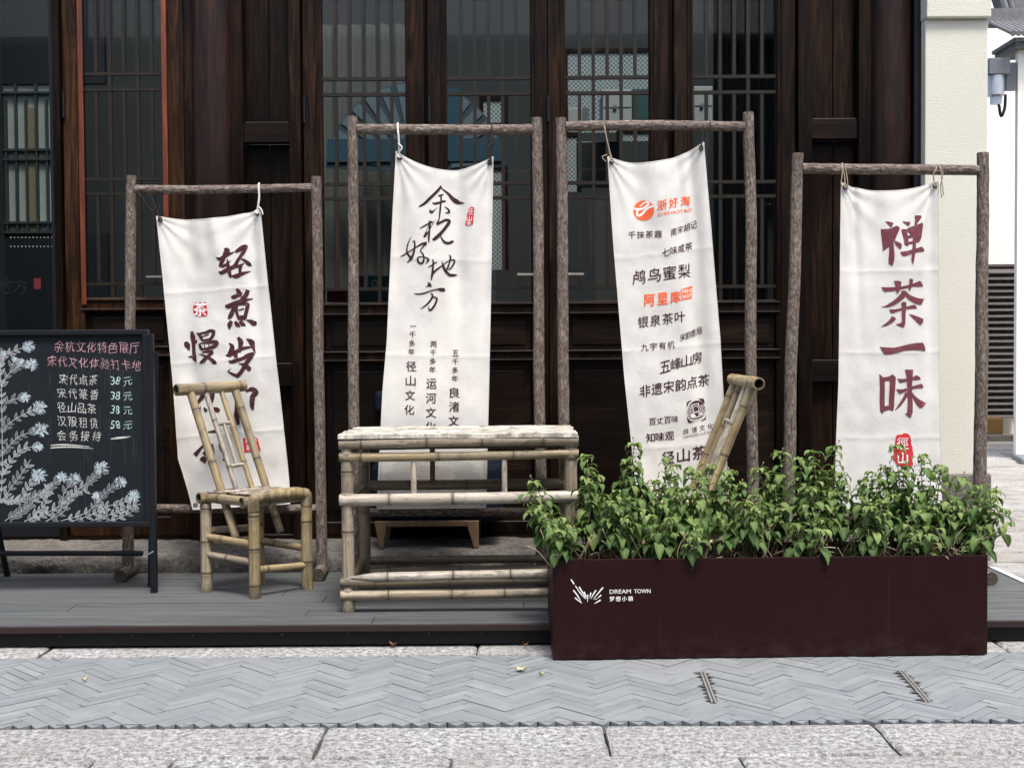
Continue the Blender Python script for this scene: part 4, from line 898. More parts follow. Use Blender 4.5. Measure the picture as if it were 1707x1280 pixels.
# ------------------------------------------------------------------ bamboo table
yt = G(578, 1020, DZ).y; yb_ = yt + .48; zt = lambda y: P(765, y, yt).z; xt = lambda x: P(x, 800, yt).x
T = thing('bamboo_table', (xt(765), yt + .24, DZ), 'weathered bamboo table with slatted top and double rails below', 'table')
lx, rx = xt(579), xt(952); ztop = zt(727)
for i, (x, y) in enumerate(((lx, yt), (rx, yt), (lx + .01, yb_), (rx, yb_))):
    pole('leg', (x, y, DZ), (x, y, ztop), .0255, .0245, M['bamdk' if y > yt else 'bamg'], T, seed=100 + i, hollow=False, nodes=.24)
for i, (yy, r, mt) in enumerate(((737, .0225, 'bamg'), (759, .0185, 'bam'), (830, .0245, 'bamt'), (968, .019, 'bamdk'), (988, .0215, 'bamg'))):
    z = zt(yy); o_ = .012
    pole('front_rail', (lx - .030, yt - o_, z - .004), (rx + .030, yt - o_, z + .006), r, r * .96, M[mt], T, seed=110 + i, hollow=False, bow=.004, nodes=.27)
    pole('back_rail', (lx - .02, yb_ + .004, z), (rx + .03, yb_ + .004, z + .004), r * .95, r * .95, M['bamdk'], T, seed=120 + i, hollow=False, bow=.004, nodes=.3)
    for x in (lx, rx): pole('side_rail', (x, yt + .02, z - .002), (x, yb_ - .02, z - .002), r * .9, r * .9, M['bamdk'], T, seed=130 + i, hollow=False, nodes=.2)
    for x in (lx, rx):                      # bent bamboo hugging the leg
        m = MB(); m.tube([(x, yt, z + h_) for h_ in (-r, -r * .9, -r * .3, r * .3, r * .9, r)], [.0258, .0282, .0295, .0295, .0282, .0258], 18); m.build('rail_wrap', M['bamg'], T, smooth=True)
pole('split_rail', (xt(583), yt - .020, zt(960)), (rx, yt - .018, zt(955)), .019, .020, M['bamt'], T, seed=141, hollow=False, nodes=.26, taper0=True)
for x in (690, 841): pole('strut', (xt(x), yt - .010, zt(822)), (xt(x), yt - .010, zt(766)), .0115, .011, M['bamt'], T, seed=int(x), hollow=False, nodes=.4)
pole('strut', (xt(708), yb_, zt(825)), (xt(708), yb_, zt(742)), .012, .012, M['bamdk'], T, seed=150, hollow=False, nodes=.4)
tm = MB(); ns = 6; y0 = yt - .035; dw = (yb_ + .035 - y0) / ns; tr_ = random.Random(5)
for i in range(ns):
    a, b = y0 + i * dw + .001, y0 + (i + 1) * dw - .001; n = 46; xa, xb = xt(565) + tr_.uniform(-.004, .006) + (.012 if i > 3 else 0), xt(962) + tr_.uniform(-.006, .004); base = len(tm.v); zo = tr_.uniform(-.002, .002)
    nd = [tr_.uniform(.1, .25) + q * .24 for q in range(5)]
    for j in range(n + 1):
        x = xa + (xb - xa) * j / n; bump_ = max(math.exp(-((j / n - q) / .012) ** 2) for q in nd); wz = .0025 * noise.noise(Vector((x * 4, i * 3.1, 0)))
        for k_ in range(7):
            t = k_ / 6; y = a + (b - a) * t; z = ztop + .010 + zo + wz + .0022 * math.sin(math.pi * t) + .0015 * bump_
            tm.v.append((x, y + .003 * noise.noise(Vector((x * 5, i, 2))), z)); tm.a.setdefault('node', []).append(.55 * bump_)
        for k_ in (6, 0):
            v = tm.v[base + j * 9 + k_]; tm.v.append((v[0], v[1], v[2] - .016)); tm.a['node'].append(0)
    for j in range(n):
        for k_ in range(9):
            k2 = (k_ + 1) % 9; tm.f.append((base + j * 9 + k_, base + j * 9 + k2, base + (j + 1) * 9 + k2, base + (j + 1) * 9 + k_))
    for j in (0, n): tm.f.append(tuple(base + j * 9 + q for q in range(9)))
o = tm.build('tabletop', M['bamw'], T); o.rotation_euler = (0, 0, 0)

# ------------------------------------------------------------------ bamboo chairs
def chair(L, Nn, Rr, label, h, seed, top, lean, mats):
    """corners on the deck: L rear-near, N front-near, R front-far; back posts rise from the rear"""
    L, Nn, Rr = [Vector((p[0], p[1], DZ)) for p in (L, Nn, Rr)]; Fv = L + Rr - Nn
    t = thing('bamboo_chair', (L + Rr) / 2, label, 'chair', 'small bamboo chairs')
    fwd = (Nn - L); dp = fwd.length; fwd.normalize(); sd_ = (Rr - Nn).normalized(); up = Vector((0, 0, 1))
    hz = up * h; A, B_ = M[mats[0]], M[mats[1]]
    for i, p in enumerate((L, Nn, Rr, Fv)):
        pole('leg', p, p + hz * (.93 if i in (1, 2) else .90), .0255, .0245, A if i else B_, t, seed=seed + i, hollow=False, nodes=.17)
    # side poles, hollow ends towards the near side
    ov_ = .035
    pole('seat_rail', L - sd_ * ov_ + hz * .955, Fv + sd_ * ov_ + hz * .955, .0245, .0235, A, t, seed=seed + 5, nodes=.2)
    pole('seat_rail', Nn - sd_ * ov_ - fwd * .03 + hz * .945, Rr + sd_ * .02 - fwd * .03 + hz * .945, .0235, .0225, B_, t, seed=seed + 6, nodes=.2)
    pole('seat_rail', L + fwd * .02 + hz * .955, Nn - fwd * .045 + hz * .95, .0215, .021, A, t, seed=seed + 7, hollow=False, nodes=.2)
    pole('seat_rail', Fv + fwd * .02 + hz * .955, Rr - fwd * .03 + hz * .95, .0215, .021, B_, t, seed=seed + 8, hollow=False, nodes=.2)
    # front rail bent over both front legs
    m = MB(); r = .0255; a, b = Nn + hz * .85, Rr + hz * .85
    pth = smooth_path([a, a + up * .05 * h / .44, Nn + hz * .985 + sd_ * .022, Nn + hz * 1.0 + sd_ * .07, Rr + hz * 1.0 - sd_ * .07, Rr + hz * .985 - sd_ * .022, b + up * .05 * h / .44, b], 6)
    m.tube(pth, r, 16); m.build('front_rail', A, t, smooth=True)
    st = MB(); ns_ = 6
    for i in range(ns_):            # split bamboo seat slats
        w0 = L + fwd * (dp * (i + .08) / ns_); w1 = L + fwd * (dp * (i + .92) / ns_); e0, e1 = sd_ * .0, sd_ * ((Rr - Nn).length)
        zz = h * 1.012 + random.Random(seed + i).uniform(-.003, .004); b0 = len(st.v)
        for q, zo in ((w0 + e0, 0), (w1 + e0, 0), (w1 + e1, 0), (w0 + e1, 0), (w0 + e0, .008), (w1 + e0, .008), (w1 + e1, .008), (w0 + e1, .008)): st.v.append((q.x, q.y, DZ + zz + zo))
        st.f += [tuple(b0 + q for q in f_) for f_ in ((3, 2, 1, 0), (4, 5, 6, 7), (0, 1, 5, 4), (1, 2, 6, 5), (2, 3, 7, 6), (3, 0, 4, 7))]
    st.build('seat', M['bamt'], t, bevel=.003)
    # rungs
    for (p, q, z, k_) in ((L, Nn, .56, 0), (L, Nn, .38, 1), (Nn, Rr, .28, 2), (L, Fv, .5, 3), (Fv, Rr, .45, 4), (L, Fv, .62, 5), (Nn, Rr, .62, 6)):
        if k_ == 6: continue
        pole('rung', p + hz * z, q + hz * (z - .03), .0165, .016, B_ if k_ % 2 else A, t, seed=seed + 20 + k_, hollow=False, nodes=.22)
    # back: two slanting posts, a hollow top rail and a small ladder panel
    W = (Fv - L).length; T0 = L + fwd * (dp * .26) ; lean_ = lean
    def bp(s_, k_): # s_ along the rear edge 0..1, k_ = height above the seat in metres
        return T0 + sd_ * (W * s_) + hz * 1.0 + up * k_ - fwd * (lean_ * k_)
    pole('back_post', bp(.08, -.19), bp(.08, top), .0175, .0185, A, t, seed=seed + 30, hollow=False, nodes=.24); pole('back_post', bp(.93, -.19), bp(.93, top), .0175, .0185, A, t, seed=seed + 31, hollow=False, nodes=.24)
    pole('top_rail', bp(-.17, top + .012), bp(1.14, top + .022), .0265, .0255, A, t, seed=seed + 32, nodes=.2)
    pole('back_slat', bp(.36, .0), bp(.36, top), .0115, .012, M['bamt'], t, seed=seed + 33, hollow=False, nodes=.2); pole('back_slat', bp(.66, .0), bp(.66, top), .0125, .012, A, t, seed=seed + 34, hollow=False, nodes=.2)
    for k_ in (.27, .09): pole('back_rung', bp(.36, top * k_ / .43 + .02), bp(.66, top * k_ / .43 + .025), .0095, .0095, M['bamt'], t, seed=seed + 35, hollow=False, nodes=.5)
    pole('back_slat', bp(.51, top * .09 / .43 + .02), bp(.51, top * .27 / .43 + .02), .0085, .0085, M['bamt'], t, seed=seed + 37, hollow=False, nodes=.5)
    return t
l0, n0, r0_ = G(345, 986, DZ), G(429, 993, DZ), G(515, 979, DZ)
chair((l0.x, l0.y + .0), (n0.x, n0.y - .05), (r0_.x, r0_.y - .045), 'bamboo chair turned sideways in front of the short banner, left of the table', .44, 200, .445, .42, ('bam', 'bamg'))
yc = 5.12; c0 = P(1175, 900, yc).x; c1_ = P(1262, 900, yc).x
chair((c1_ - .11, yc), (c0 - .26, yc + .02), (c0 - .293, yc + .33), 'bamboo chair standing behind the planter, only its slanted back rising above the leaves', .42, 300, .485, .40, ('bam', 'bam'))

# ------------------------------------------------------------------ navy seat behind the table
NVY = 5.86; nv = thing('navy_seat', (P(715, 880, NVY).x, NVY, PZ), 'low navy cushioned seat on tapered wooden legs behind the tall banner', 'seat')
a, b = P(624, 880, NVY).x, P(800, 880, NVY).x; zs_ = P(700, 872, NVY).z
m = MB(); m.box(a + .01, b - .005, NVY, NVY + .035, zs_ - .018, zs_ + .012); m.build('seat_frame', M['legw'], nv, bevel=.004); m = MB(); m.box(a + .01, b - .005, NVY + .30, NVY + .33, zs_ - .018, zs_ + .012); m.build('seat_frame', M['legw'], nv, bevel=.004)
for x, s_ in ((a + .03, 1), (b - .04, -1)):
    for yy in (NVY - .004, NVY + .29):
        m = MB(); m.prism([(x - .030, zs_ + .01), (x + .034, zs_ + .01), (x + .034 - (.02 if s_ > 0 else .0), PZ), (x - .004 - (.0 if s_ > 0 else -.014), PZ)], yy, yy + .036); m.build('leg', M['legw'], nv, bevel=.003)
m = MB(); m.box(P(618, 790, NVY).x, P(838, 790, NVY).x, NVY - .01, NVY + .33, zs_ + .013, P(700, 772, NVY).z); m.build('cushion', M['navy'], nv, bevel=.035)
m = MB(); m.box(P(612, 670, NVY).x, P(812, 670, NVY).x, NVY + .30, NVY + .36, P(700, 694, NVY).z, P(700, 655, NVY).z); m.build('backrest', M['navy'], nv, bevel=.022)
m = MB(); [m.box(P(x, 700, NVY).x, P(x + 8, 700, NVY).x, NVY + .335, NVY + .36, zs_, P(700, 693, NVY).z) for x in (622, 790)]; m.build('back_support', M['legw'], nv)

# ------------------------------------------------------------------ chalkboard
YC = G(243, 988, DZ).y; zc = lambda y: P(100, y, YC).z; xc = lambda x: P(x, 720, YC).x
cb = thing('chalkboard', (xc(100), YC, DZ), 'black framed standing chalkboard with pink, white and blue chalk writing and plants', 'chalkboard')
xl, xr = xc(-170), xc(249.5); zt_, zb_ = zc(550), zc(878); fw = .0225
m = MB(); m.box(xl + .004, xr - .004, YC + .004, YC + .016, zb_ + .004, zt_ - .004); brd = m.build('writing_panel', M['board'], cb)
m = MB()
m.box(xl, xr, YC - .014, YC + .022, zt_ - fw, zt_); m.box(xl, xr, YC - .014, YC + .022, zb_, zb_ + fw)
m.box(xl, xl + fw, YC - .014, YC + .022, zb_ + fw, zt_ - fw); m.box(xr - fw, xr, YC - .014, YC + .022, zb_ + fw, zt_ - fw); m.build('board_frame', M['black'], cb, bevel=.003)
for x in (xl, xr):
    m = MB(); m.box(x - .004, x + .022, YC - .010, YC + .018, DZ, zt_ - .02) if x == xr else m.box(x - .022, x + .004, YC - .010, YC + .018, DZ, zt_ - .02); m.build('front_leg', M['black'], cb, bevel=.002)
pr0 = G(252, 978, DZ); pl0 = G(12, 960, DZ); px0, px1 = P(247, 600, YC + .05), P(7, 850, YC + .30)
for p, q in ((pr0, Vector((xr + .02, YC + .03, zt_ - .1))), (pl0, Vector((pl0.x - .03, YC + .05, zt_ - .1))), (Vector((xl - .02, YC + .42, DZ)), Vector((xl, YC + .03, zt_ - .1)))):
    m = MB(); m.tube([p, q], .0165, 4); m.build('rear_leg', M['black'], cb)
m = MB(); m.tube([P(-170, 922, YC + .13), P(238, 922, YC + .13)], .012, 4); m.build('cross_bar', M['black'], cb)
m = MB(); m.tube([P(245, 925, YC - .012), P(255, 919, YC - .03)], .003, 6); m.build('latch', M['steel'], cb)
_ck = [0]
def chalkput(name, polys, mat):
    vs, fs = [], []
    for (pv, pf) in polys:
        _ck[0] = (_ck[0] + 1) % 90; b = len(vs); yy = YC + .0030 - _ck[0] * 1.2e-5
        for v in pv:
            q = P(v[0], v[1], YC); vs.append((q.x, yy, q.z))
        fs += [tuple(b + i for i in f) for f in pf]
    m = MB(); m.v, m.f = vs, fs; m.flat = True
    return m.build(name, mat, brd)
cr = random.Random(21)
k1 = lambda x, y: (60 + x / 6.095, 550 + y / 6.095)
chalkput('heading', line_of('余杭文化特色展厅', *k1(232, 165), *k1(1000, 185), 18, -.010, .86, .2, cr) + line_of('宋代文化体验打卡地', *k1(160, 315), *k1(1020, 360), 17, -.010, .86, .2, cr), M['chp'])
rows = []
for i, (t_, xa, ya_, xb, yb2) in enumerate((('宋代点茶', 275, 500, 580, 508), ('宋代篆香', 260, 640, 590, 658), ('径山品茶', 260, 785, 565, 800), ('汉服租赁', 260, 925, 585, 950), ('会务接待', 260, 1070, 615, 1080))): rows += line_of(t_, *k1(xa, ya_), *k1(xb, yb2), 17, -.006, .82, .18, cr)
rows += strokes((60, 550), 6.095, [[(145,1172,10),(300,1165,14),(540,1185,6)], [(145,1198,10),(330,1188,14),(580,1205,4)], [(755,1105,4),(830,1095,16),(960,1080,4)], [(760,1110,3),(860,1100,8),(940,1094,2)]])
chalkput('menu_writing', rows, M['chw'])
pr_ = []
for i, (t_, yy) in enumerate((('38', 515), ('38', 668), ('38', 810), ('58', 962))):
    for q, ch in enumerate(t_): pr_.extend(letter(ch, *k1(778 + q * 52, yy), 6.5, 13.5, 0, -.004, .2, cr, -.12))
    pr_.extend(letter('元', *k1(930, yy + 6), 14, 13, 0, -.006, .2, cr))
chalkput('price_writing', pr_, M['chc'])
dr = []
for i in range(75):
    x = cr.uniform(80, 238); y = cr.choice([612, 618, 625, 650, 700, 735]) + cr.uniform(-6, 6); l = cr.uniform(10, 60); dr.append(stroke((0, 0), 1, [(x, y, cr.uniform(.4, .9)), (x + cr.uniform(-1, 1), y + l, .35)]))
for i in range(60):
    x = cr.uniform(0, 230); y = cr.uniform(600, 850); l = cr.uniform(10, 30); dr.append(stroke((0, 0), 1, [(x, y, cr.uniform(.4, .8)), (x, y + l, .3)]))
chalkput('chalk_drips', dr, M['chd'])
lv, lf, fl = [], [], []
def cleaf(x, y, an, L):
    ca, sa = math.cos(an), math.sin(an); w_ = L * .165; n = 7; A_, B2_ = [], []
    for i in range(n + 1):
        t = i / n; ww = w_ * math.sin(math.pi * t ** .8); A_.append((x + ca * L * t - sa * ww, y + sa * L * t + ca * ww)); B2_.append((x + ca * L * t + sa * ww, y + sa * L * t - ca * ww))
    lf.append((A_ + B2_, [(i, i + 1, n + 2 + i, n + 1 + i) for i in range(n)]))
    for side in (A_, B2_): lv.append(stroke((0, 0), 1, [(p[0], p[1], .9) for p in side]))
    lv.append(stroke((0, 0), 1, [(x, y, .8), (x + ca * L * .95, y + sa * L * .95, .5)]))
def cflower(x, y, r):
    r *= .92
    for i in range(int(40 + r * 3)):
        an = cr.uniform(0, 6.283); a0 = r * cr.uniform(.05, .45); b0 = r * cr.uniform(.55, 1.12)
        fl.append(stroke((0, 0), 1, [(x + math.cos(an) * a0, y + math.sin(an) * a0 * .95, .6), (x + math.cos(an + .12) * b0, y + math.sin(an + .12) * b0 * .95, cr.uniform(.4, 1.0))]))
def cstem(pts, L=12, fr=0, step=10.5, l0=.12):
    sp_ = smooth_path([Vector((*p, 0)) for p in pts], 8); lv.append(stroke((0, 0), 1, [(p.x, p.y, 1.1) for p in sp_[::3]] + [(sp_[-1].x, sp_[-1].y, .8)]))
    d = 0; nx = step; tot = sum((sp_[i + 1] - sp_[i]).length for i in range(len(sp_) - 1))
    for i in range(len(sp_) - 1):
        d += (sp_[i + 1] - sp_[i]).length
        if d > nx and d > tot * l0:
            nx = d + step * cr.uniform(.75, 1.1); t = sp_[i + 1] - sp_[i]; an = math.atan2(t.y, t.x)
            for s_ in (-1, 1): cleaf(sp_[i].x, sp_[i].y, an + s_ * cr.uniform(.55, .85), L * cr.uniform(.8, 1.15))
    if fr: cflower(pts[-1][0], pts[-1][1], fr)
K = lambda x, y: (x / 3.7615, 540 + y / 3.7615)
for pts, r in (([(-30,1240),(10,1000),(10,500),(5,250),(60,180),(180,140)], 11.5), ([(0,420),(40,330),(110,270),(195,255)], 12), ([(20,520),(60,480),(155,462)], 10), ([(10,680),(60,620),(160,560),(248,525)], 13.5), ([(0,830),(60,760),(130,700),(255,665)], 14.5), ([(10,960),(80,840),(150,780),(245,770)], 8), ([(10,1110),(80,1010),(140,930),(190,850)], 0), ([(0,1110),(130,1090),(180,1020),(240,950)], 15.5), ([(0,1120),(150,1100),(280,1050),(385,960)], 11), ([(60,1245),(100,1200),(200,1120),(330,1030)], 0), ([(290,1240),(380,1160),(400,1060),(468,970)], 12), ([(150,1240),(230,1190),(290,1110),(300,1000)], 0), ([(5,300),(0,230),(18,185)], 6), ([(60,300),(90,220)], 5), ([(90,290),(135,235)], 5.5)):
    cstem([K(*p) for p in pts], 12 if r != 0 else 13, r)
Q = lambda x, y: (x / 3.97, 780 + y / 3.97)
for pts, r in (([(160,350),(300,300),(420,230),(520,140),(600,80),(670,0)], 13.5), ([(300,350),(420,290),(480,180),(570,140)], 0), ([(400,350),(560,300),(640,230),(700,160),(795,95)], 11), ([(480,350),(600,310),(720,250),(790,240),(885,185)], 12), ([(600,350),(720,310),(840,260),(930,240)], 0), ([(620,345),(690,300),(660,240),(635,185)], 8.5), ([(700,350),(790,330),(900,270)], 0), ([(30,350),(120,290),(200,250)], 0), ([(560,120),(570,100),(680,20)], 0)):
    cstem([Q(*p) for p in pts], 11.5, r)
chalkput('chalk_leaf_fill', lf, chalk('smudged_chalk', (.13, .145, .152))); chalkput('chalk_leaves', lv, M['chg']); chalkput('chalk_flowers', fl, M['chb'])

# ------------------------------------------------------------------ planter
pt = thing('planter_box', (PA + PB) / 2 + pn * PD / 2, 'long dark maroon metal planter box with small white logo, full of green plants', 'planter')
th = .012; A0, B0 = PA, PB; A3, B3_ = PA + pn * PD, PB + pn * PD
def ring4(i, z): return [tuple(p + pdir * a_ * i + pn * b_ * i + Vector((0, 0, z))) for p, a_, b_ in ((A0, 1, 1), (B0, -1, 1), (B3_, -1, -1), (A3, 1, -1))]
m = MB(); m.v = ring4(0, .004) + ring4(0, PH) + ring4(th, PH) + ring4(th, .03)
for k_ in range(3): m.f += [(k_ * 4 + i, k_ * 4 + (i + 1) % 4, k_ * 4 + 4 + (i + 1) % 4, k_ * 4 + 4 + i) for i in range(4)]
m.f += [(12, 13, 14, 15), (3, 2, 1, 0)]; body = m.build('body', M['plan'], pt, bevel=.002)
bm = bmesh.new(); bmesh.ops.create_grid(bm, x_segments=120, y_segments=26, size=.5)
for v in bm.verts:
    p = A0 + pdir * (th + (PL - 2 * th) * (v.co.x + .5)) + pn * (th + (PD - 2 * th) * (v.co.y + .5)); p.z = PH - .035 + .012 * noise.noise(p * 9) + .014 * noise.noise(p * 28) + .008 * noise.noise(p * 70); v.co = p
sm_ = bpy.data.meshes.new('soil'); bm.to_mesh(sm_); bm.free(); sm_.materials.append(M['soil']); so_ = bpy.data.objects.new('soil', sm_); C.objects.link(so_); adopt(so_, pt)
def onface(x, y, off=.0012):
    d = ray(x, y); n = Vector((-pn.x, -pn.y, 0)); c = Vector((0, 0, CAM_H)); t = (PA - c).dot(n) / d.dot(n); return c + d * t + n * off
def faceput(name, polys, mat):
    m = MB(); m.flat = True
    for kk, (pv, pf) in enumerate(polys):
        b = len(m.v); m.v += [tuple(onface(x, y, .0012 + kk * 2e-5)) for x, y in pv]; m.f += [tuple(b + i for i in f) for f in pf]
    return m.build(name, mat, body)
f7 = lambda x, y: (850 + x / 3.97, 900 + y / 3.97)
faceput('logo', strokes((850, 900), 3.97, [[(404,258,7),(425,290,9)], [(432,300,5),(470,355,6),(502,390,1.5)], [(420,330,8),(450,370,8),(476,418,2)], [(458,308,8),(480,345,8),(502,388,2)], [(490,340,9),(500,365,8),(506,385,2)], [(430,380,8),(455,400,7),(476,418,2)], [(514,360,9),(514,408,2)], [(536,346,9),(528,385,2)], [(570,330,9),(550,360,7),(537,388,2)], [(616,312,10),(580,355,7),(551,390,2)], [(604,362,9),(588,376,6),(580,382,3)], [(576,386,5),(560,392,3)], [(600,395,9),(575,410,6),(558,420,2)]]), M['silver'])
faceput('lettering', word('DREAM', *[f7(660, 0)[0], f7(800, 0)[0]], f7(0, 354)[1], f7(0, 351)[1], 6.8, .012) + word('TOWN', *[f7(822, 0)[0], f7(930, 0)[0]], f7(0, 351)[1], f7(0, 349)[1], 6.8, .012) + line_of('梦想小镇', *f7(676, 388), *f7(798, 386), 8.2, .018, 1.0), M['silver'])

# ------------------------------------------------------------------ the plants in it
def plant(px_, topy, dep, lean, label, seed, nst=5, spread=.075, low=False):
    rr = random.Random(seed); u = P(px_, 930, PA.y + .1).x; base = Vector((u, 0, 0)); tpar = (u - PA.x) / (PB.x - PA.x); tpar = min(max(tpar, .02), .98)
    base = PA + pdir * (PL * tpar) + pn * (.05 + dep * (PD - .1)); base.z = PH - .035
    ht = P(px_, topy - 8, base.y).z - base.z
    o = thing('leafy_plant', base, label, 'plant', 'leafy green plants growing in the planter box')
    sm, lm = MB(), MB()
    def leaf(p, d, L, tint, droop):
        d = d.normalized(); side = d.cross(Vector((0, 0, 1)))
        if side.length < .05: side = Vector((1, 0, 0))
        side.normalize(); n = 6; W = L * rr.uniform(.23, .31); b = len(lm.v); cur = Vector(p); dirv = Vector(d); fold = rr.uniform(.15, .5); roll = rr.uniform(-.35, .35)
        for i in range(n + 1):
            t = i / n; w_ = W * (math.sin(math.pi * min(1, (t * .985 + .015)) ** .80) ** .85) * (1 - .12 * t); w_ = max(w_, .0006)
            nrm = side.cross(dirv).normalized(); s2 = (side * math.cos(roll) + nrm * math.sin(roll)); up_ = s2.cross(dirv).normalized() if s2.cross(dirv).z >= -9 else nrm
            wav = .12 * math.sin(t * 9 + seed) * w_
            for k_, f in ((-1, 1), (-.5, .55), (0, 0), (.5, .55), (1, 1)):
                q = cur + s2 * (w_ * k_) + up_ * (abs(k_) * w_ * fold + (wav if abs(k_) == 1 else 0) - .25 * w_ * (k_ * k_ - abs(k_)) )
                lm.v.append(tuple(q)); lm.a.setdefault('tint', []).append(tint + rr.uniform(-.03, .03)); lm.a.setdefault('rib', []).append(1.0 if k_ == 0 else 0.0)
            cur = cur + dirv * (L / n); dirv = (dirv + Vector((0, 0, -1)) * droop / n * (1 + t)).normalized()
        for i in range(n):
            for k_ in range(4): q = b + i * 5 + k_; lm.f.append((q, q + 1, q + 6, q + 5))
    for s in range(nst + 2):
        an = rr.uniform(0, 6.283); sp_ = spread * rr.uniform(.5, 1.35) if s else 0; hh = ht * (rr.uniform(.50, .92) if s else .985)
        root = base + Vector((math.cos(an), math.sin(an) * .6, 0)) * spread * .35
        tip = base + Vector((math.cos(an) * sp_ + lean[0] * (hh / max(ht, .05)), math.sin(an) * sp_ * .8 + lean[1], hh * 1.0))
        mid = (root + tip) * .5 + Vector((rr.uniform(-.02, .02), rr.uniform(-.02, .02), hh * .10))
        pth = smooth_path([root, (root + mid) * .5 + Vector((rr.uniform(-.008, .008), 0, .004)), mid, tip], 6); N_ = len(pth)
        sm.tube(pth, [.0034 * (1 - .6 * i / N_) for i in range(N_)], 5, dry=.8 * max(0, 1 - hh / .25) + .25)
        ln = sum((pth[i + 1] - pth[i]).length for i in range(N_ - 1)); nn = max(4, int(ln / .025)); a0 = rr.uniform(0, 3)
        for j in range(nn):
            t = .42 + .58 * j / (nn - 1)
            if low: t = .12 + .88 * j / (nn - 1)
            i = min(int(t * (N_ - 1)), N_ - 2); p = pth[i] + (pth[i + 1] - pth[i]) * (t * (N_ - 1) - i); ax = a0 + j * 1.571
            for k_ in (0, math.pi):
                if rr.random() < .12: continue
                aa = ax + k_ + rr.uniform(-.45, .45); dv = Vector((math.cos(aa), math.sin(aa), rr.uniform(-.15, .45))); L = (.064 * rr.uniform(.5, 1.3)) * (1.06 - .45 * max(0, t - .55) / .45); pe = p + dv.normalized() * .014
                sm.tube([p, pe], .0012, 4, dry=.1); leaf(pe, dv, L, (min(1, max(0, .2 + .50 * t + rr.uniform(-.28, .25))) if rr.random() > .03 else 1.0), rr.uniform(1.7, 3.8))
                if rr.random() < .75:
                    aa += rr.uniform(.5, 1.1); leaf(p, Vector((math.cos(aa), math.sin(aa), .5)), L * rr.uniform(.4, .65), min(1, .45 + .4 * t), rr.uniform(1.2, 2.6))
        for q in range(7):
            aa = rr.uniform(0, 6.283); leaf(pth[-1], Vector((math.cos(aa), math.sin(aa), rr.uniform(.5, 1.3))), rr.uniform(.020, .046), rr.uniform(.72, 1.0), rr.uniform(1.5, 3.2))
        if rr.random() < .35:
            q = pth[-1]; e = q + Vector((rr.uniform(-.02, .02), 0, rr.uniform(.02, .035))); sm.tube([q, e], .001, 4, dry=.2); sm.tube([e + Vector((0, 0, -.004)), e, e + Vector((0, 0, .005))], [.001, .004, .0015], 6, dry=.5)
    for q in range(9):       # bare twigs near the soil
        aa = rr.uniform(0, 6.283); r0 = base + Vector((rr.uniform(-.07, .07), rr.uniform(-.05, .05), -.005)); e = r0 + Vector((math.cos(aa) * rr.uniform(.03, .11), math.sin(aa) * .04 - .02, rr.uniform(.03, .15)))
        sm.tube(smooth_path([r0, (r0 + e) * .5 + Vector((rr.uniform(-.02, .02), 0, rr.uniform(-.01, .03))), e], 4), rr.uniform(.0014, .0027), 5, dry=1.0)
    sm.build('stems', M['stem'], o, smooth=True); lm.flat = True; lm.build('foliage', M['leaf'], o, smooth=True)
PLANTS = [
 (950, 812, .55, (-.13, -.03), 'lopsided leafy plant spilling left over the end of the planter towards the table', 5, .07, False),
 (942, 868, .08, (-.015, -.07), 'low leafy sprig hanging over the left front corner of the planter', 3, .035, True),
 (988, 768, .75, (-.005, .01), 'leafy plant with a bare twig on top, standing beside the right end of the table', 5, .07, False),
 (1030, 826, .35, (.0, -.02), 'middling leafy plant behind the planter lettering, below the left edge of the orange logo banner', 5, .075, False),
 (1066, 748, .7, (.0, .0), 'thin tall leafy plant before the lower left corner of the banner with orange logos', 5, .055, False),
 (1100, 850, .15, (.01, -.02), 'short bushy plant at the front rim just right of the planter lettering', 5, .07, True),
 (1122, 772, .8, (.0, .0), 'leafy plant covering the lowest characters of the orange logo banner', 6, .07, False),
 (1155, 790, .4, (.012, -.01), 'leafy plant just left of the slanted chair back behind the planter', 5, .075, False),
 (1150, 880, .05, (.01, -.06), 'small low sprig drooping over the front rim below the orange logo banner', 3, .03, True),
 (1197, 784, .75, (.0, .0), 'leafy plant growing across the foot of the slanted bamboo chair back', 5, .07, False),
 (1238, 815, .35, (.01, -.01), 'leafy plant right of the slanted chair back, before the tallest frame\'s right post', 5, .075, False),
 (1275, 835, .6, (.0, -.01), 'leafy plant in the dark gap between the two right-hand log frames', 5, .075, False),
 (1318, 762, .8, (.005, .0), 'tall leafy plant before the left post of the right-hand log frame', 5, .06, False),
 (1345, 850, .15, (.0, -.02), 'low bushy plant at the front rim below the dark gap beside the right-hand banner', 5, .07, True),
 (1372, 762, .6, (.0, .0), 'leafy plant against the left edge of the banner with four large characters', 6, .065, False),
 (1412, 752, .75, (.005, .0), 'tallest leafy plant, with seed heads, before the left half of the four-character banner', 6, .065, False),
 (1444, 836, .3, (.0, -.02), 'low bushy plant at the front rim below the middle of the four-character banner', 5, .07, True),
 (1472, 795, .55, (.0, .0), 'middling leafy plant left of the red seal on the four-character banner', 5, .07, False),
 (1515, 752, .7, (.01, .0), 'tall leafy plant half covering the red seal of the four-character banner', 6, .065, False),
 (1553, 768, .55, (.005, .0), 'leafy plant at the right edge of the four-character banner', 5, .06, False),
 (1532, 862, .12, (.0, -.02), 'low bushy plant at the front rim below the right edge of the four-character banner', 5, .07, True),
 (1588, 784, .6, (.01, .0), 'leafy plant in front of the cream pillar', 6, .075, False),
 (1622, 818, .5, (.075, -.01), 'leafy plant leaning outward beside the right-hand post', 6, .075, False),
 (1632, 858, .3, (.15, -.02), 'outermost leafy plant hanging over the right end of the planter', 5, .065, True)]
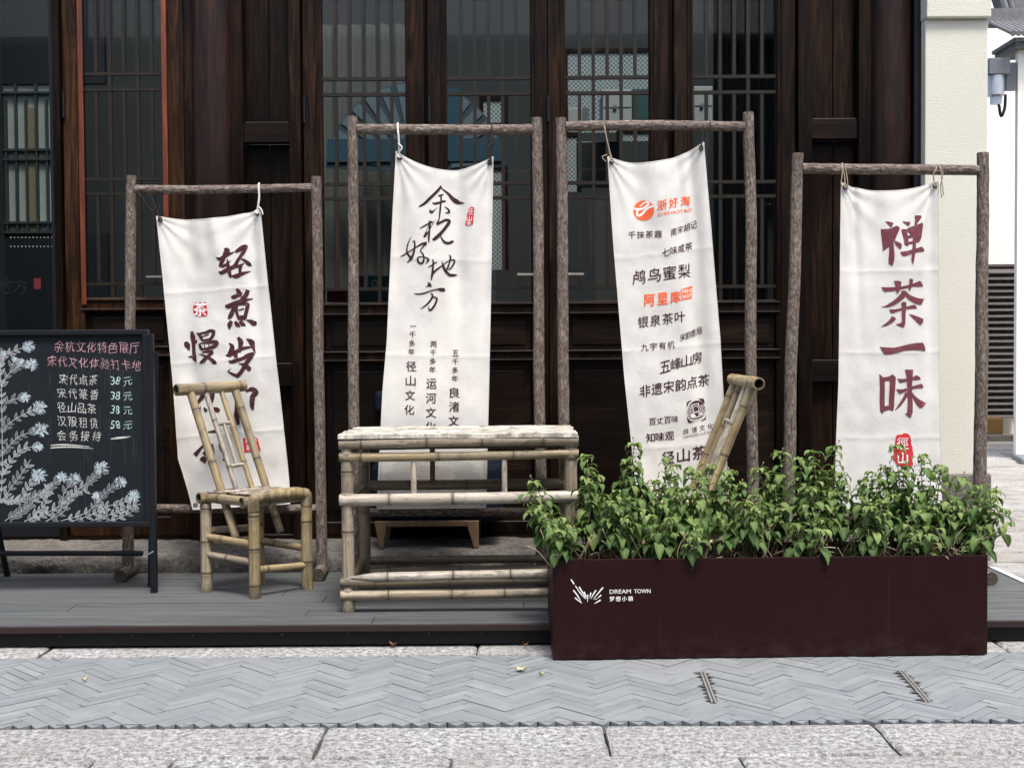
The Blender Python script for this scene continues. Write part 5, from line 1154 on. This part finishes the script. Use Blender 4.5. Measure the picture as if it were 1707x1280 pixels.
for i, (a_, b_, c_, d_, e_, n_, s_, lo) in enumerate(PLANTS): plant(a_, b_, c_, d_, e_, 900 + i * 13, n_, s_, lo)

# ------------------------------------------------------------------ drain slots and fallen leaves on the paving
def drain(x0, y0, x1, y1, label, seed):
    a, b = G(x0, y0), G(x1, y1); d_ = (b - a); L = d_.length; d_.normalize(); n = Vector((-d_.y, d_.x, 0)); rr = random.Random(seed)
    t = thing('slot_drain', (a + b) / 2, label, 'drain', 'slot drains let into the paving')
    m = MB(); m.flat = True; k_ = 9
    for i in range(k_):
        for s_ in (-1, 1):
            q0 = a + d_ * (L * i / k_); q1 = a + d_ * (L * (i + .92) / k_); q2 = a + d_ * (L * (i + rr.uniform(.2, .8)) / k_) + n * s_ * rr.uniform(.018, .040); bb = len(m.v)
            for q in (q0, q1, q2): m.v.append((q.x, q.y, .0045))
            m.f.append((bb, bb + 1, bb + 2) if s_ > 0 else (bb, bb + 2, bb + 1))
    bb = len(m.v)
    for q in (a - n * .011, b - n * .011, b + n * .011, a + n * .011): m.v.append((q.x, q.y, .0050))
    m.f.append((bb, bb + 1, bb + 2, bb + 3)); m.build('broken_edge', M['grout'], t)
    for s_ in (-1, 1):
        m = MB(); bb = 0; o_ = n * (.006 * s_)
        m.tube([a + o_ + Vector((0, 0, .004)), b + o_ + Vector((0, 0, .004))], .0030, 6); m.build('metal_edge', M['steel'], t)
drain(1171, 1121, 1190, 1172, 'narrow slot drain with metal edges in the paving below the middle of the planter', 1)
drain(1502, 1119, 1547, 1171, 'narrow slot drain with metal edges in the paving below the right part of the planter', 2)
def fallen(x, y, mat, label, s, seed, Z=.002):
    c = G(x, y, Z); rr = random.Random(seed); m = MB(); n = 8; an = rr.uniform(0, 3.1); d_ = Vector((math.cos(an), math.sin(an) * .6, 0)); sd2 = Vector((-d_.y, d_.x, 0))
    for i in range(n + 1):
        t = i / n; w_ = s * .35 * math.sin(math.pi * min(.99, t + .02))
        for k_ in (-1, 0, 1): q = c + d_ * (s * (t - .5)) + sd2 * (w_ * k_); m.v.append((q.x, q.y, Z + .003 + abs(k_) * .010 * rr.uniform(.5, 1) + .010 * (t - .5) ** 2 * 4))
    for i in range(n):
        for k_ in range(2): q = i * 3 + k_; m.f.append((q, q + 1, q + 4, q + 3))
    m.flat = True; o = m.build('fallen_leaf', mat, None, smooth=True); tag(o, label, 'leaf', 'dead leaves lying on the ground')
fallen(868, 1119, M['dry'], 'long pale yellow dead leaf on the grey paving just left of the planter foot', .042, 2); fallen(903, 1127, M['dry'], 'small crumpled yellow leaf on the paving, nearest the planter corner', .027, 3)
fallen(141, 1136, M['dry'], 'small yellow leaf alone on the paving at the far left', .026, 4); fallen(655, 1077, M['brownleaf'], 'curled brown leaf against the black deck front below the table', .038, 6, .008); fallen(876, 1078, M['brownleaf'], 'small dark curled leaf by the deck front close to the planter', .028, 8, .008)

# ------------------------------------------------------------------ alley at the right
YW = 14.6
ww = MB(); ww.box(P(1560, 300, YW).x, 12, YW, YW + .25, 0, 7.5); tag(ww.build('white_wall', M['white'], None), 'blank bright white wall closing the alley behind the lamp', 'wall')
lvx0, lvx1 = P(1596, 500, YW).x, P(1684, 500, YW).x; lz0, lz1 = P(1660, 693, YW).z, P(1660, 444, YW).z
lt_ = thing('louvre_screen', ((lvx0 + lvx1) / 2, YW - .4, lz0), 'brown slatted metal screen fixed on the white alley wall', 'screen')
m = MB(); m.box(lvx1 - .04, lvx1, YW - .36, YW - .003, lz0, lz1); m.box(lvx0, lvx0 + .04, YW - .36, YW - .003, lz0, lz1); m.box(lvx0 + .04, lvx1 - .04, YW - .36, YW - .003, lz1 - .03, lz1); m.box(lvx0 + .04, lvx1 - .04, YW - .02, YW - .004, lz0, lz1 - .03); m.build('screen_frame', M['louv'], lt_)
for i in range(24):
    pt_ = (lz1 - lz0 - .04) / 24; z = lz0 + pt_ * i; m = MB()
    for y_, z_ in ((YW - .40, z), (YW - .40, z + .012), (YW - .33, z + pt_ * .98), (YW - .33, z + pt_ * .98 - .012)): m.v += [(lvx0 + .041, y_, z_), (lvx1 - .041, y_, z_)]
    m.f = [(0, 1, 3, 2), (2, 3, 5, 4), (4, 5, 7, 6), (6, 7, 1, 0), (0, 2, 4, 6), (1, 7, 5, 3)]; m.build('louvre_slat', M['louv'], lt_)
ac = thing('air_conditioner', P(1696, 560, YW), 'white air conditioner unit on a dark bracket beside the brown louvre', 'air conditioner')
m = MB(); q0, q1 = P(1687, 560, YW), P(1698.5, 459, YW); m.box(q0.x, q1.x, YW - .3, YW - .002, q0.z, q1.z); m.build('casing', M['offw'], ac, bevel=.02)
m = MB(); q0, q1 = P(1688.5, 500, YW), P(1692.5, 470, YW); m.box(q0.x, q1.x, YW - .306, YW - .301, q0.z, q1.z); m.build('grille', M['grey'], ac)
m = MB(); m.tube([P(1688, 555, YW - .28), P(1690, 585, YW - .2), P(1698, 600, YW - .01)], .02, 6); m.tube([P(1686, 560, YW - .05), P(1687, 620, YW - .05), P(1690, 680, YW - .05), P(1697, 724, YW - .2)], .035, 8); m.tube([P(1688, 570, YW - .03), P(1694, 640, YW - .03), P(1700, 640, YW - .03)], .03, 8); m.build('bracket', M['black'], ac)
wb = thing('wooden_box', P(1640, 724, YW - .6), 'amber brown box low under the brown louvre in the alley', 'box')
q0, q1 = P(1600, 722, YW - .6), P(1661, 695, YW - .6); m = MB(); m.box(q0.x, q1.x, YW - .8, YW - .42, q0.z, q1.z); m.build('box_body', plain('amber_wood', (.13, .075, .022), .4), wb, bevel=.01); m = MB(); m.box(q0.x - .02, q1.x + .14, YW - .9, YW - .4, q0.z - .14, q0.z - .001); m.build('box_plinth', M['stone'], wb, bevel=.01)
m = MB(); c0 = G(1690, 770, ZA); m.slab([(c0.x - .02, c0.y - .22), (c0.x + .9, c0.y - .22), (c0.x + .9, c0.y + .28), (c0.x + .10, c0.y + .28)], ZA + .0, ZA + .05, .01); tag(m.build('metal_plate', M['grey'], None), 'grey metal cover plate lying on the pale alley paving', 'cover plate')
# neighbouring house with tiled eave and lamp
YN = 11.4; nh = thing('neighbour_house', P(1700, 700, YN), 'white walled house corner with a grey tiled eave at the right edge', 'building')
xw = P(1696, 300, YN).x; m = MB(); m.box(xw, xw + 6, YN, YN + .06, .0, P(1690, 84, YN).z); m.build('house_wall', M['white'], nh)
ev = MB(); e0 = P(1667, 60, YN); ez = P(1690, 84, YN).z
ev.box(xw - .06, xw + 6, YN - .10, YN + .4, ez + .001, ez + .05); ev.box(xw - .09, xw + 6, YN - .13, YN + .4, ez + .052, ez + .085)
for i in range(30):
    x = e0.x + .04 + i * .052
    ev.tube([(x, YN - .20, e0.z - .03 + .0), (x, YN + .35, e0.z + .22)], .021, 8); ev.tube([(x, YN - .205, e0.z - .032), (x, YN - .195, e0.z - .03)], .026, 10)
ev.box(e0.x + .0, xw + 6, YN + .3, YN + .42, e0.z + .18, e0.z + .34); 
q_ = [P(x_, y_, YN + .5) for x_, y_ in ((1659, -30), (1682, 40), (1760, 40), (1760, -30))]; ev.prism([(v.x, v.z) for v in q_], YN + .45, YN + .7); ev.tube([P(1659, -30, YN + .43), P(1683, 40, YN + .43)], .045, 8); ev.tube([P(1672, -30, YN + .43), P(1694, 36, YN + .43)], .03, 8); ev.build('tiled_eave', M['tile'], nh)
lp_ = thing('wall_lamp', P(1662, 150, YN), 'grey box and cylinder wall lamp fixed to the side of the white house corner', 'lamp')
def q2(x, y): return P(x, y, YN)
m = MB(); a, b = q2(1645, 126), q2(1680, 99); m.box(a.x, b.x, YN - .06, YN + .12, a.z, b.z); m.build('lamp_hood', M['grey'], lp_, bevel=.006)
a, b = q2(1661, 159), q2(1661, 126); m = MB(); m.tube([(a.x, YN + .03, a.z), (a.x, YN + .03, b.z - .001)], .082, 24); o = m.build('lamp_cylinder', M['lgrey'], lp_, smooth=True); o.data.set_sharp_from_angle(angle=R(50))
m = MB(); a, b = q2(1655, 173), q2(1670, 160); m.box(a.x, b.x, YN - .01, YN + .07, a.z, b.z); m.build('lamp_base', M['lgrey'], lp_)
m = MB(); m.tube(smooth_path([q2(1665, 174), q2(1669, 194), q2(1675, 180), q2(1676, 158)]), .014, 7); m.build('cable', M['black'], lp_, smooth=True)
m = MB(); a, b = q2(1680.5, 150), q2(1696, 104); m.box(a.x - .01, b.x - .002, YN + .01, YN + .07, a.z, b.z); m.build('lamp_bracket', M['grey'], lp_)

# ------------------------------------------------------------------ seen through the glass
YI = 8.0
fan = thing('fan_backdrop', P(695, 285, YI), 'large blue folding-fan shaped backdrop with pale rays inside the shop', 'backdrop')
c = P(693, 288, YI); rr0 = P(843, 288, YI).x - c.x
def sector(a0, a1, r0, r1, y, n=4):
    pts = [(c.x + r1 * math.cos(a0 + (a1 - a0) * i / n), c.z + r1 * math.sin(a0 + (a1 - a0) * i / n)) for i in range(n + 1)] + [(c.x + r0 * math.cos(a1 - (a1 - a0) * i / n), c.z + r0 * math.sin(a1 - (a1 - a0) * i / n)) for i in range(n + 1)]; return pts, y
m = MB(); pts, _ = sector(0.06, math.pi - .06, .02, rr0, 0, 40); m.prism(pts, YI, YI + .02); m.build('fan_sheet', M['blue3'], fan)
m = MB(); r1 = random.Random(2)
for i in range(15):
    a0 = .12 + (math.pi - .24) * i / 15; m.prism(sector(a0, a0 + .115, rr0 * .40, rr0 * .985, 0)[0], YI - .006, YI - .001)
m.build('fan_rays', M['blue2'], fan)
m = MB(); zz = P(693, 232, YI).z; z0 = P(693, 270, YI).z; m.box(c.x - rr0 * .98, c.x + rr0 * .98, YI - .012, YI - .0065, z0, zz); m.box(c.x - .02, c.x + rr0 * .5, YI - .010, YI - .0066, zz + .001, zz + .33); m.build('fan_base', M['blue1'], fan)
def screen(x0, x1, y0, y1, Y, label):
    a, b = P(x0, y1, Y), P(x1, y0, Y); t = thing('fretwork_screen', ((a.x + b.x) / 2, Y, a.z), label, 'screen', 'pale fretwork screens inside the shop')
    m = MB(); m.box(a.x, b.x, Y, Y + .02, a.z, b.z); m.build('fretwork', M['fret'], t)
    m = MB(); w_ = .03; m.box(a.x - w_, a.x - .001, Y - .01, Y + .03, a.z, b.z + w_); m.box(b.x + .001, b.x + w_, Y - .01, Y + .03, a.z, b.z + w_); m.box(a.x, b.x, Y - .01, Y + .03, b.z + .001, b.z + w_); m.build('screen_frame', M['wood'], t)
YS = 8.7
screen(947, 1085, 88, 222, YS, 'widest pale fretwork screen, behind the white cabinet and teal box'); screen(945, 962, 228, 320, YS, 'narrow pale fretwork strip at the left of the dark display, below the widest screen')
screen(622, 656, 284, 378, YS, 'pale fretwork panel right of the second log post, upper of two'); screen(622, 656, 386, 456, YS, 'pale fretwork panel above the teal box, lower of two'); screen(818, 840, 284, 450, YS, 'tall narrow fretwork strip just right of the flowing-brush banner'); screen(806, 840, 168, 205, YS, 'small fretwork patch at the right tip of the blue fan'); screen(1035, 1083, 222, 236, YS, 'thin strip of fretwork above the slanted banner')
def inbox(name, x0, x1, y0, y1, Y, d_, mat, label, cat, part, extra=None):
    a, b = P(x0, y1, Y), P(x1, y0, Y); t = thing(name, ((a.x + b.x) / 2, Y, a.z), label, cat); m = MB(); m.box(a.x, b.x, Y, Y + d_, a.z, b.z); m.build(part, mat, t, bevel=.004)
    if extra: extra(t, a, b, Y)
    return t
def knob(t, a, b, Y):
    m = MB(); x = a.x + (b.x - a.x) * .42; z = b.z - (b.z - a.z) * .55; m.tube([(x, Y - .012, z), (x, Y - .001, z)], .012, 10); m.build('knob', M['grey'], t); m = MB(); m.box(a.x + .004, b.x - .004, Y - .003, Y - .001, z - .002, z + .002); m.build('door_gap', M['grey'], t)
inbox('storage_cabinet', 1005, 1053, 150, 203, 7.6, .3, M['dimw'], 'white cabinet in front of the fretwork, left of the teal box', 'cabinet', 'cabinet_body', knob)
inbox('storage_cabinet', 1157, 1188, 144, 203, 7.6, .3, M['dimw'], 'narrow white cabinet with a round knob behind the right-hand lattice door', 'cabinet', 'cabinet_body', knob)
inbox('teal_box', 1054, 1090, 148, 200, 7.65, .25, M['teal'], 'dark teal box beside the white cabinet inside the shop', 'box', 'box_body')
inbox('teal_box', 598, 652, 459, 506, 6.6, .3, M['teal'], 'teal gift box on the sill behind the tall log frame', 'box', 'box_body', lambda t, a, b, Y: [setattr(t, 'name', t.name), (lambda m: (m.tube([(a.x + (b.x - a.x) * .5 + .016 * math.cos(i * .483), Y - .003, a.z + (b.z - a.z) * .72 + .016 * math.sin(i * .483)) for i in range(14)], .0014, 5, cap=False), m.build('round_emblem', M['silver'], t)))(MB())])
inbox('red_box', 545, 578, 480, 503, 6.6, .25, M['dred'], 'dark red box on the sill beside the teal gift box', 'box', 'box_body')
inbox('dark_display', 962, 1032, 236, 312, 7.9, .05, M['dframe'], 'dark framed display panel behind the left edge of the slanted banner', 'display', 'display_panel')
def papers(t, a, b, Y):
    m = MB(); m.box(a.x + .09, a.x + .13, Y - .004, Y - .001, a.z, b.z); m.build('paper_fold', M['grey'], t)
inbox('notice_paper', 947, 982, 180, 207, 7.5, .01, M['dimw'], 'pale printed notice standing below the left part of the widest fretwork screen', 'notice', 'sheet', papers)
inbox('olive_post', 1226, 1240, 262, 322, 7.4, .06, M['olive'], 'olive yellow upright board behind the right post of the tallest frame', 'board', 'board_panel')
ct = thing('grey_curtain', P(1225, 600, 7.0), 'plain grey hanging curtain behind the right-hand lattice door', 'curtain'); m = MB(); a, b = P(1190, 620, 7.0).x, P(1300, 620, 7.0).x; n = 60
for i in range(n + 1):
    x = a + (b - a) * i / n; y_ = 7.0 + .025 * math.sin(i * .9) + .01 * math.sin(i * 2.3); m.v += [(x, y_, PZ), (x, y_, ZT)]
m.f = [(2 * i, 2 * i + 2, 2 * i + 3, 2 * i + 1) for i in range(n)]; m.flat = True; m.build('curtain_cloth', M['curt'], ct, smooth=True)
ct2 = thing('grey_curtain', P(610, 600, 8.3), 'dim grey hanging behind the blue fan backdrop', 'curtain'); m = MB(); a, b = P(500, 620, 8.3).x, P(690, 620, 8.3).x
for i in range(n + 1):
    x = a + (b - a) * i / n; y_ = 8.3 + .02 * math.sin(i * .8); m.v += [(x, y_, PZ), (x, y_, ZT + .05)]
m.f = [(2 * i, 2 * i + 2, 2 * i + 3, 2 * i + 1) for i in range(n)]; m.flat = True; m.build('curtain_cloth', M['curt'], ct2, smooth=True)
# latticed window panels deep behind the left glass
YL = 9.4; wn = thing('lattice_window', P(30, 400, YL), 'grey-green latticed window wall seen through the left glass door', 'window')
a, b = P(-320, 392, YL), P(112, 141, YL); m = MB(); m.box(a.x, b.x, YL, YL + .03, a.z, b.z); m.build('window_board', plain('pale_window_board', (.21, .23, .215), .6, .3, scale=2), wn)
m = MB(); m.box(a.x, b.x + .3, YL - .02, YL + .03, b.z + .001, 4.9); m.box(a.x, b.x + .3, YL - .02, YL + .03, PZ, a.z - .001); m.build('dark_room_panel', M['black'], wn)  # black panels added to paint the dark room above and below the window
m = MB(); w_ = .018
for x in range(-310, 115, 17): xx = P(x, 300, YL).x; m.box(xx - w_ / 2, xx + w_ / 2, YL - .03, YL - .002, a.z, b.z if (x // 17) % 2 else b.z - .12)
for y_ in (156, 251, 267, 372, 388): zz = P(30, y_, YL).z; m.box(a.x, b.x, YL - .035, YL - .001, zz - w_ / 2, zz + w_ / 2)
m.build('window_lattice', plain('dark_green_bar', (.018, .028, .026), .5, .4), wn)
m = MB()
for x in (-250, -130, 52): p0, p1 = P(x - 7, 390, YL), P(x + 7, 180, YL); m.box(p0.x, p1.x, YL - .012, YL - .001, p0.z, p1.z)
m.build('window_stile', plain('ochre_stile', (.12, .10, .065), .6, .3), wn)
# brush writing on the left glass
m = MB(); m.flat = True
zz = letter('地', 6, 474, 26, 26, 0, 0, .2, cr) + letter('方', 33, 478, 26, 24, -.1, 0, .2, cr)
for kk, (pv, pf) in enumerate(zz):
    b = len(m.v)
    for x, y_ in pv: q = P(x, y_, YF - .001); m.v.append((q.x, YF - .0012 - kk * 1e-5, q.z))
    m.f += [tuple(b + i for i in f) for f in pf]
m.build('glass_writing', M['black'], gd)
m = MB(); p0, p1 = P(57, 482, YF), P(68, 464, YF); m.prism([(p0.x, p0.z), (p1.x, p0.z), (p1.x, p1.z), (p0.x, p1.z)], YF - .0022, YF - .0012); m.build('glass_seal', plain('dull_red_seal', (.10, .012, .016), .7, .2), gd)
# the houses across the street (they darken the glass)
oh = thing('street_house', (0, -7.0, 0), 'dark timber fronted house across the street, behind the viewer', 'building')
m = MB(); m.box(-24, 24, -7.25, -7.02, 0, 6.2); m.build('timber_front', M['wood'], oh)
m = MB(); m.v = [(-24.5, -6.3, 6.05), (24.5, -6.3, 6.05), (24.5, -10, 7.9), (-24.5, -10, 7.9), (-24.5, -6.3, 5.95), (24.5, -6.3, 5.95), (24.5, -10, 7.8), (-24.5, -10, 7.8)]; m.f = [(0, 1, 2, 3), (7, 6, 5, 4), (0, 4, 5, 1), (2, 6, 7, 3), (0, 3, 7, 4), (1, 5, 6, 2)]; m.build('house_roof', M['tile'], oh)
